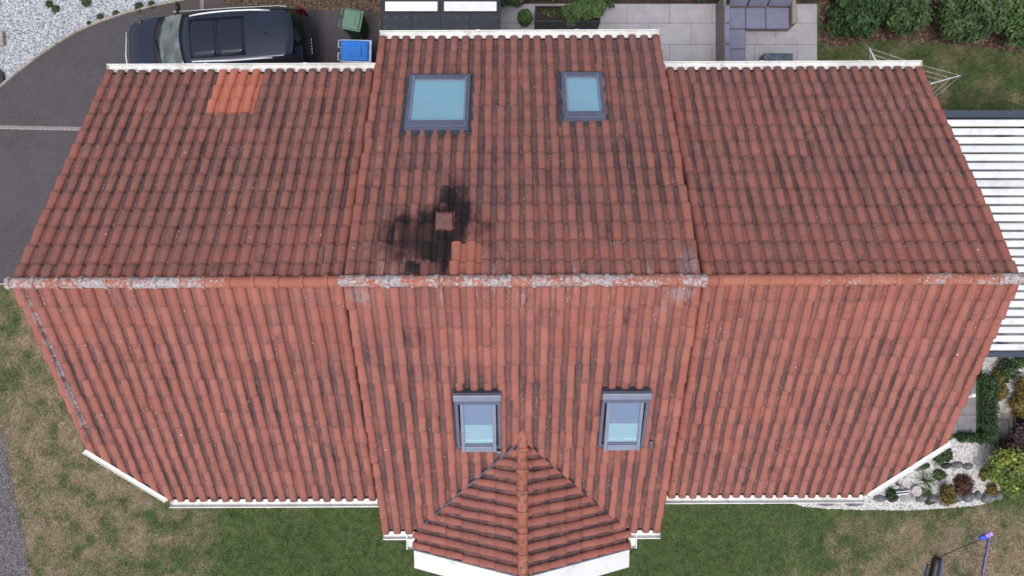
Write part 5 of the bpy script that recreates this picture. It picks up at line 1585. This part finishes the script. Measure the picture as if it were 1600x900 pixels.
# ------------------------------------------------------------------ corner sofa and coffee table
def sofa():
    x0 = 5.48; yb = 7.62; ye = 5.30; x1 = 7.42; D = .72
    root = empty('corner_sofa', (x0, yb, .034)); tag(root, 'rattan corner sofa with blue grey cushions on the patio', 'sofa')
    M_RAT = Mat('taupe_rattan', .8); p_ = M_RAT.obj()
    wv = M_RAT.node('ShaderNodeTexWave', wave_type='BANDS', bands_direction='Z'); M_RAT.set(wv.inputs['Vector'], p_); wv.inputs['Scale'].default_value = 28; wv.inputs['Distortion'].default_value = 1.5
    M_RAT.col(M_RAT.mix(wv.outputs['Fac'], (.17, .145, .12), (.27, .235, .20))); M_RAT.bump(wv.outputs['Fac'], .5, .01); M_RAT = M_RAT.m
    M_CU = simple('blue_grey_cushion', (.185, .19, .265), .9, var=.08, scale=5, bump=.25)
    M_CB = simple('blue_grey_back_cushion', (.20, .205, .285), .9, var=.12, scale=6, bump=.25)
    def bx(name, mat, a0, a1, b0, b1, z0, z1, bev=.03, seg=4, M=None):
        o = MB().box(a0, a1, b0, b1, z0, z1, M).build(name, mat, root, bev, seg)
        if 'cushion' in name: o.data.polygons.foreach_set('use_smooth', [True] * 6)
        return o
    W = x1 - x0; L = yb - ye
    bx('base', M_RAT, .0, D, -L, -.0, .03, .30, .015); bx('base', M_RAT, D + .002, W, -D, 0, .03, .30, .015)
    bx('backrest', M_RAT, -.005, .055, -L, .0, .302, .78, .025); bx('backrest', M_RAT, .057, W, -.06, .0, .302, .76, .025)
    bx('armrest', M_RAT, W - .115, W + .005, -D - .0, -.062, .302, .60, .03); bx('armrest', M_RAT, .057, D, -L, -L + .11, .302, .60, .03)
    # seat cushions
    xs = [.22, .60, 1.20, W - .13]
    bx('seat_cushion', M_CU, xs[0] - .05, .665, -.79, -.24, .31, .45)
    bx('seat_cushion', M_CU, .675, 1.195, -.79, -.24, .31, .45); bx('seat_cushion', M_CU, 1.205, W - .125, -.79, -.24, .31, .45)
    ys = [-.80, -1.33, -1.86, -2.20]
    for a, b in zip(ys[:-1], ys[1:]): bx('seat_cushion', M_CU, .17, .665, b + .005, a - .005, .31, .45)
    # back cushions, leaning
    for (a, b) in ((.17, .665), (.675, 1.195), (1.205, W - .125)):
        M = Matrix.Translation(((a + b) / 2 + .02, -.22, .45)) @ Matrix.Rotation(R(-20), 4, 'X') @ Matrix.Rotation(R(random.uniform(-3, 3)), 4, 'Y')
        o = bx('back_cushion', M_CB, -(b - a) / 2 + .005, (b - a) / 2 - .005, -.02, .13, 0, .43, .05, 5, M)
        for i in range(3):
            for j in range(2):
                MB().lathe([(.016, 0), (.012, .006), (0, .008)], 8, cap=False).build('button', M_CU, o).matrix_local = M @ Matrix.Translation((-(b - a) * .28 + i * (b - a) * .28, -.024, .13 + .17 * j)) @ Matrix.Rotation(R(90), 4, 'X')
    for (a, b) in ((-.30, -.78), (-.80, -1.32), (-1.34, -1.86)):
        M = Matrix.Translation((.17, (a + b) / 2, .45)) @ Matrix.Rotation(R(-12), 4, 'Y') @ Matrix.Rotation(R(random.uniform(-3, 3)), 4, 'X')
        bx('back_cushion', M_CB, -.10, .045, -(a - b) / 2 + .005, (a - b) / 2 - .005, 0, .40, .05, 5, M)
sofa()
def table():
    z = .42
    a, b = P(1193, 112, z), P(1239, 83, z)
    root = empty('coffee_table', ((a.x + b.x) / 2, (a.y + b.y) / 2, .034)); tag(root, 'low coffee table with dark glass top in front of the sofa', 'table')
    w, d = (b.x - a.x) / 2, (b.y - a.y) / 2
    g = Mat('dark_table_glass', .06, 0, .6)
    g.col(g.mix(g.ramp(g.noise(g.obj(), 9, 6, .75), .5, .56), (.055, .085, .11), (.11, .15, .185)))
    MB().box(-w, w, -d, d, z - .045, z - .03).build('table_top', g.m, root, .005)
    MR = simple('taupe_rattan_table', (.22, .19, .16), .8, var=.2, scale=20)
    MB().box(-w + .01, w - .01, -d + .01, d - .01, z - .13, z - .046).build('apron', MR, root, .01)
    for sx in (-1, 1):
        for sy in (-1, 1):
            MB().box(sx * (w - .04) - .03, sx * (w - .04) + .03, sy * (d - .04) - .03, sy * (d - .04) + .03, 0, z - .131).build('leg', MR, root, .006)
table()

# ------------------------------------------------------------------ rotary clothes dryer
def dryer():
    hub = Vector((9.55, 4.86, 1.38))
    tips = [Vector((8.73, 5.86, 1.8)), Vector((10.95, 5.19, 1.8))]
    tips.append(Vector((hub.x - .45, hub.y - 1.30, 1.8)))
    root = empty('rotary_dryer', (hub.x, hub.y, 0)); tag(root, 'white rotary clothes dryer with strung lines on the back lawn', 'clothes dryer')
    O = Vector((hub.x, hub.y, 0))
    M_AL = simple('dryer_white_metal', (.72, .74, .76), .35, .4, var=.05)
    m = MB(); m.tube([(0, 0, 0), (0, 0, 1.85)], .025, 10); m.build('pole', M_AL, root)
    MB().lathe([(.03, 1.30), (.07, 1.32), (.07, 1.42), (.03, 1.46)], 14).build('hub', simple('dryer_hub', (.05, .05, .07), .5), root)
    for t in tips:
        MB().tube([hub - O, t - O], .017, 8).build('arm', M_AL, root)
        MB().tube([(0, 0, 1.80), hub.lerp(t, .5) - O], .008, 6).build('stay', M_AL, root)
        MB().lathe([(.02, -.02), (.026, 0), (.02, .02)], 8).build('arm_tip', simple('blue_tip', (.10, .30, .36), .5), root).location = t - O
    M_LN = simple('white_line', (.70, .72, .68), .6)
    for k in range(6):
        f = 1.0 - .13 * k
        p = [hub.lerp(t, f) for t in tips]
        for i in range(3):
            a, b = p[i], p[(i + 1) % 3]
            pts = [a.lerp(b, s / 6) - Vector((0, 0, .05 * math.sin(math.pi * s / 6))) - O for s in range(7)]
            MB().tube(pts, .0035, 4).build('line', M_LN, root)
dryer()

# ------------------------------------------------------------------ louvred pergola
def pergola():
    z = 2.6
    yt, yb = 278 * (19 - z) / 1100, -108 * (19 - z) / 1100
    xa, xb = 7.95, 13.2
    root = empty('louvre_pergola', ((xa + xb) / 2, (yt + yb) / 2, 0)); tag(root, 'louvred pergola with white slats and anthracite frame beside the house', 'pergola')
    cx, cy = (xa + xb) / 2, (yt + yb) / 2
    M_FR = simple('anthracite_blue_frame', (.050, .066, .098), .45, .2, var=.06, scale=2)
    lv = Mat('white_louvre', .4)
    lp = lv.pos()
    lc_ = lv.mix(lv.orand(), (.66, .68, .70), (.76, .78, .80))
    lc_ = lv.mix(lv.mul(lv.ramp(lv.noise(lp, 2.2, 6, .75), .48, .72), .4), lc_, (.36, .37, .36))
    lv.col(lc_); M_LV = lv.m
    h0 = z - .26
    bt = .165
    X0, X1, Y0, Y1 = xa - cx, xb - cx, yb - cy, yt - cy
    MB().box(X0, X1, Y1 - bt, Y1, h0, z).build('beam', M_FR, root, .006); MB().box(X0, X1, Y0, Y0 + .12, h0, z).build('beam', M_FR, root, .006)
    MB().box(X0, X0 + .12, Y0 + .121, Y1 - bt - .001, h0, z).build('beam', M_FR, root, .006); MB().box(X1 - .12, X1, Y0 + .121, Y1 - bt - .001, h0, z).build('beam', M_FR, root, .006)
    for sx in (X0, X1 - .14):
        for sy in (Y0, Y1 - .14):
            MB().box(sx, sx + .14, sy, sy + .14, 0, h0 - .001).build('post', M_FR, root, .006)
    n = 27
    a0, a1 = Y0 + .125, Y1 - bt - .03
    pt = (a1 - a0) / n
    w = pt * .74
    # one louvre blade: shallow trough with rolled edges
    L = X1 - X0 - .27
    pr = [(-w / 2, .0), (-w / 2 + .012, .016), (-w * .1, .020), (w * .3, .014), (w / 2 - .02, .008), (w / 2 - .006, .022), (w / 2 + .004, .018), (w / 2, -.012), (-w / 2 + .02, -.018)]
    V = [(e, y, zz) for e in (-L / 2, L / 2) for y, zz in pr]; k = len(pr)
    me = MB().add(V, [(i, k + i, k + (i + 1) % k, (i + 1) % k) for i in range(k)] + [tuple(range(k)), tuple(range(2 * k - 1, k - 1, -1))]).mesh('louvre'); me.materials.append(M_LV)
    bm = bmesh.new(); bm.from_mesh(me); bmesh.ops.recalc_face_normals(bm, faces=bm.faces); bm.to_mesh(me); bm.free()
    for i in range(n):
        o = bpy.data.objects.new('louvre', me); col.objects.link(o); o.parent = root
        o.location = (0, a0 + pt * (i + .5), z - .045); o.rotation_euler = (R(10 + random.uniform(-.6, .6)), 0, 0)
pergola()

# ------------------------------------------------------------------ portable badminton net on the front lawn
def net():
    base = P(1461, 893, .10)
    top = P(1541, 839, 1.5)
    root = empty('badminton_net', (base.x, base.y, 0)); tag(root, 'portable badminton net with black base case on the front lawn', 'badminton net')
    O = Vector((base.x, base.y, 0))
    BK = simple('black_case', (.010, .010, .013), .45, var=.1); BL = simple('navy_trim', (.030, .055, .22), .5, var=.1); PU = simple('violet_tape', (.17, .13, .36), .7, var=.35, scale=9); BB = simple('blue_sleeve', (.02, .07, .55), .6)
    # case: rounded long body lying down the picture
    ax = Vector((-.20, -1.0, 0)).normalized(); sd_ = Vector((-ax.y, ax.x, 0))
    def sec(t, w, h):
        c = ax * t + Vector((0, 0, .10))
        return [c + sd_ * (w * math.cos(a)) + Vector((0, 0, h * math.sin(a))) for a in [2 * math.pi * i / 12 for i in range(12)]]
    st = [(-.40, .03, .03), (-.385, .075, .05), (-.33, .105, .08), (-.2, .115, .09), (.1, .11, .09), (.5, .12, .09), (.7, .11, .08), (.76, .05, .04)]
    V = [p for s in st for p in sec(*s)]
    F = [(i * 12 + k, i * 12 + (k + 1) % 12, (i + 1) * 12 + (k + 1) % 12, (i + 1) * 12 + k) for i in range(len(st) - 1) for k in range(12)] + [tuple(range(11, -1, -1)), tuple((len(st) - 1) * 12 + k for k in range(12))]
    MB().add(V, F, True).build('base_case', BK, root)
    m = MB(); m.tube([ax * t + sd_ * w + Vector((0, 0, .13)) for t, w in ((-.36, .07), (-.28, .105), (-.1, .115), (.2, .11), (.6, .12))], .028, 8); m.build('case_trim', BL, root)
    m = MB(); m.tube([ax * t - sd_ * w + Vector((0, 0, .06)) for t, w in ((-.15, .19), (.1, .20), (.5, .16))], .018, 6); m.build('foot_bar', BL, root)
    e = P(1472, 868.5, .22)
    MB().tube([ax * -.25 + Vector((0, 0, .12)), e - O, top - O], .011, 8).build('pole', BK, root)
    # net: sleeve, top tape, side tape, mesh cords
    d = (P(1535, 905, 1.5) - P(1547, 839, 1.5)).normalized()
    t0 = P(1547, 838, 1.5)
    ps = (P(1531, 842, 1.5), P(1551, 833.5, 1.5))
    M = frame_xy(ps[0] - O, (ps[1] - ps[0]).normalized(), Vector((-(ps[1] - ps[0]).y, (ps[1] - ps[0]).x, 0)).normalized())
    L = (ps[1] - ps[0]).length
    MB().box(0, L * .48, -.055, .055, -.03, .02, M).build('sleeve', BB, root, .01); MB().box(L * .482, L, -.055, .055, -.03, .02, M).build('sleeve_end', simple('lilac_sleeve', (.42, .24, .62), .6, var=.3, scale=20), root, .01)
    tp = MB(); s = Vector((-d.y, d.x, 0))
    a = t0 - O; b = a + d * 3.0
    def quadbox(mb, a, b, w, z0, z1):
        mb.add([a - s * w + Vector((0, 0, z0)), b - s * w + Vector((0, 0, z0)), b + s * w + Vector((0, 0, z0)), a + s * w + Vector((0, 0, z0)), a - s * w + Vector((0, 0, z1)), b - s * w + Vector((0, 0, z1)), b + s * w + Vector((0, 0, z1)), a + s * w + Vector((0, 0, z1))], [(3, 2, 1, 0), (4, 5, 6, 7), (0, 1, 5, 4), (1, 2, 6, 5), (2, 3, 7, 6), (3, 0, 4, 7)])
    quadbox(tp, a, b, .016, -.06, .0); tp.build('top_tape', PU, root)
    cords = MB()
    for k in range(12):
        z = -.09 - k * .05
        cords.tube([a + Vector((0, 0, z)), b + Vector((0, 0, z))], .0016, 3)
    for k in range(56):
        p0 = a + d * (.03 + k * .053)
        cords.tube([p0 + Vector((0, 0, -.06)), p0 + Vector((0, 0, -.66))], .0016, 3)
    cords.build('net_mesh', simple('dark_net', (.03, .03, .04), .8), root)
net()
print('TRIS', sum(len(o.data.loop_triangles) or sum(len(p.vertices) - 2 for p in o.data.polygons) for o in scene.objects if o.type == 'MESH'))
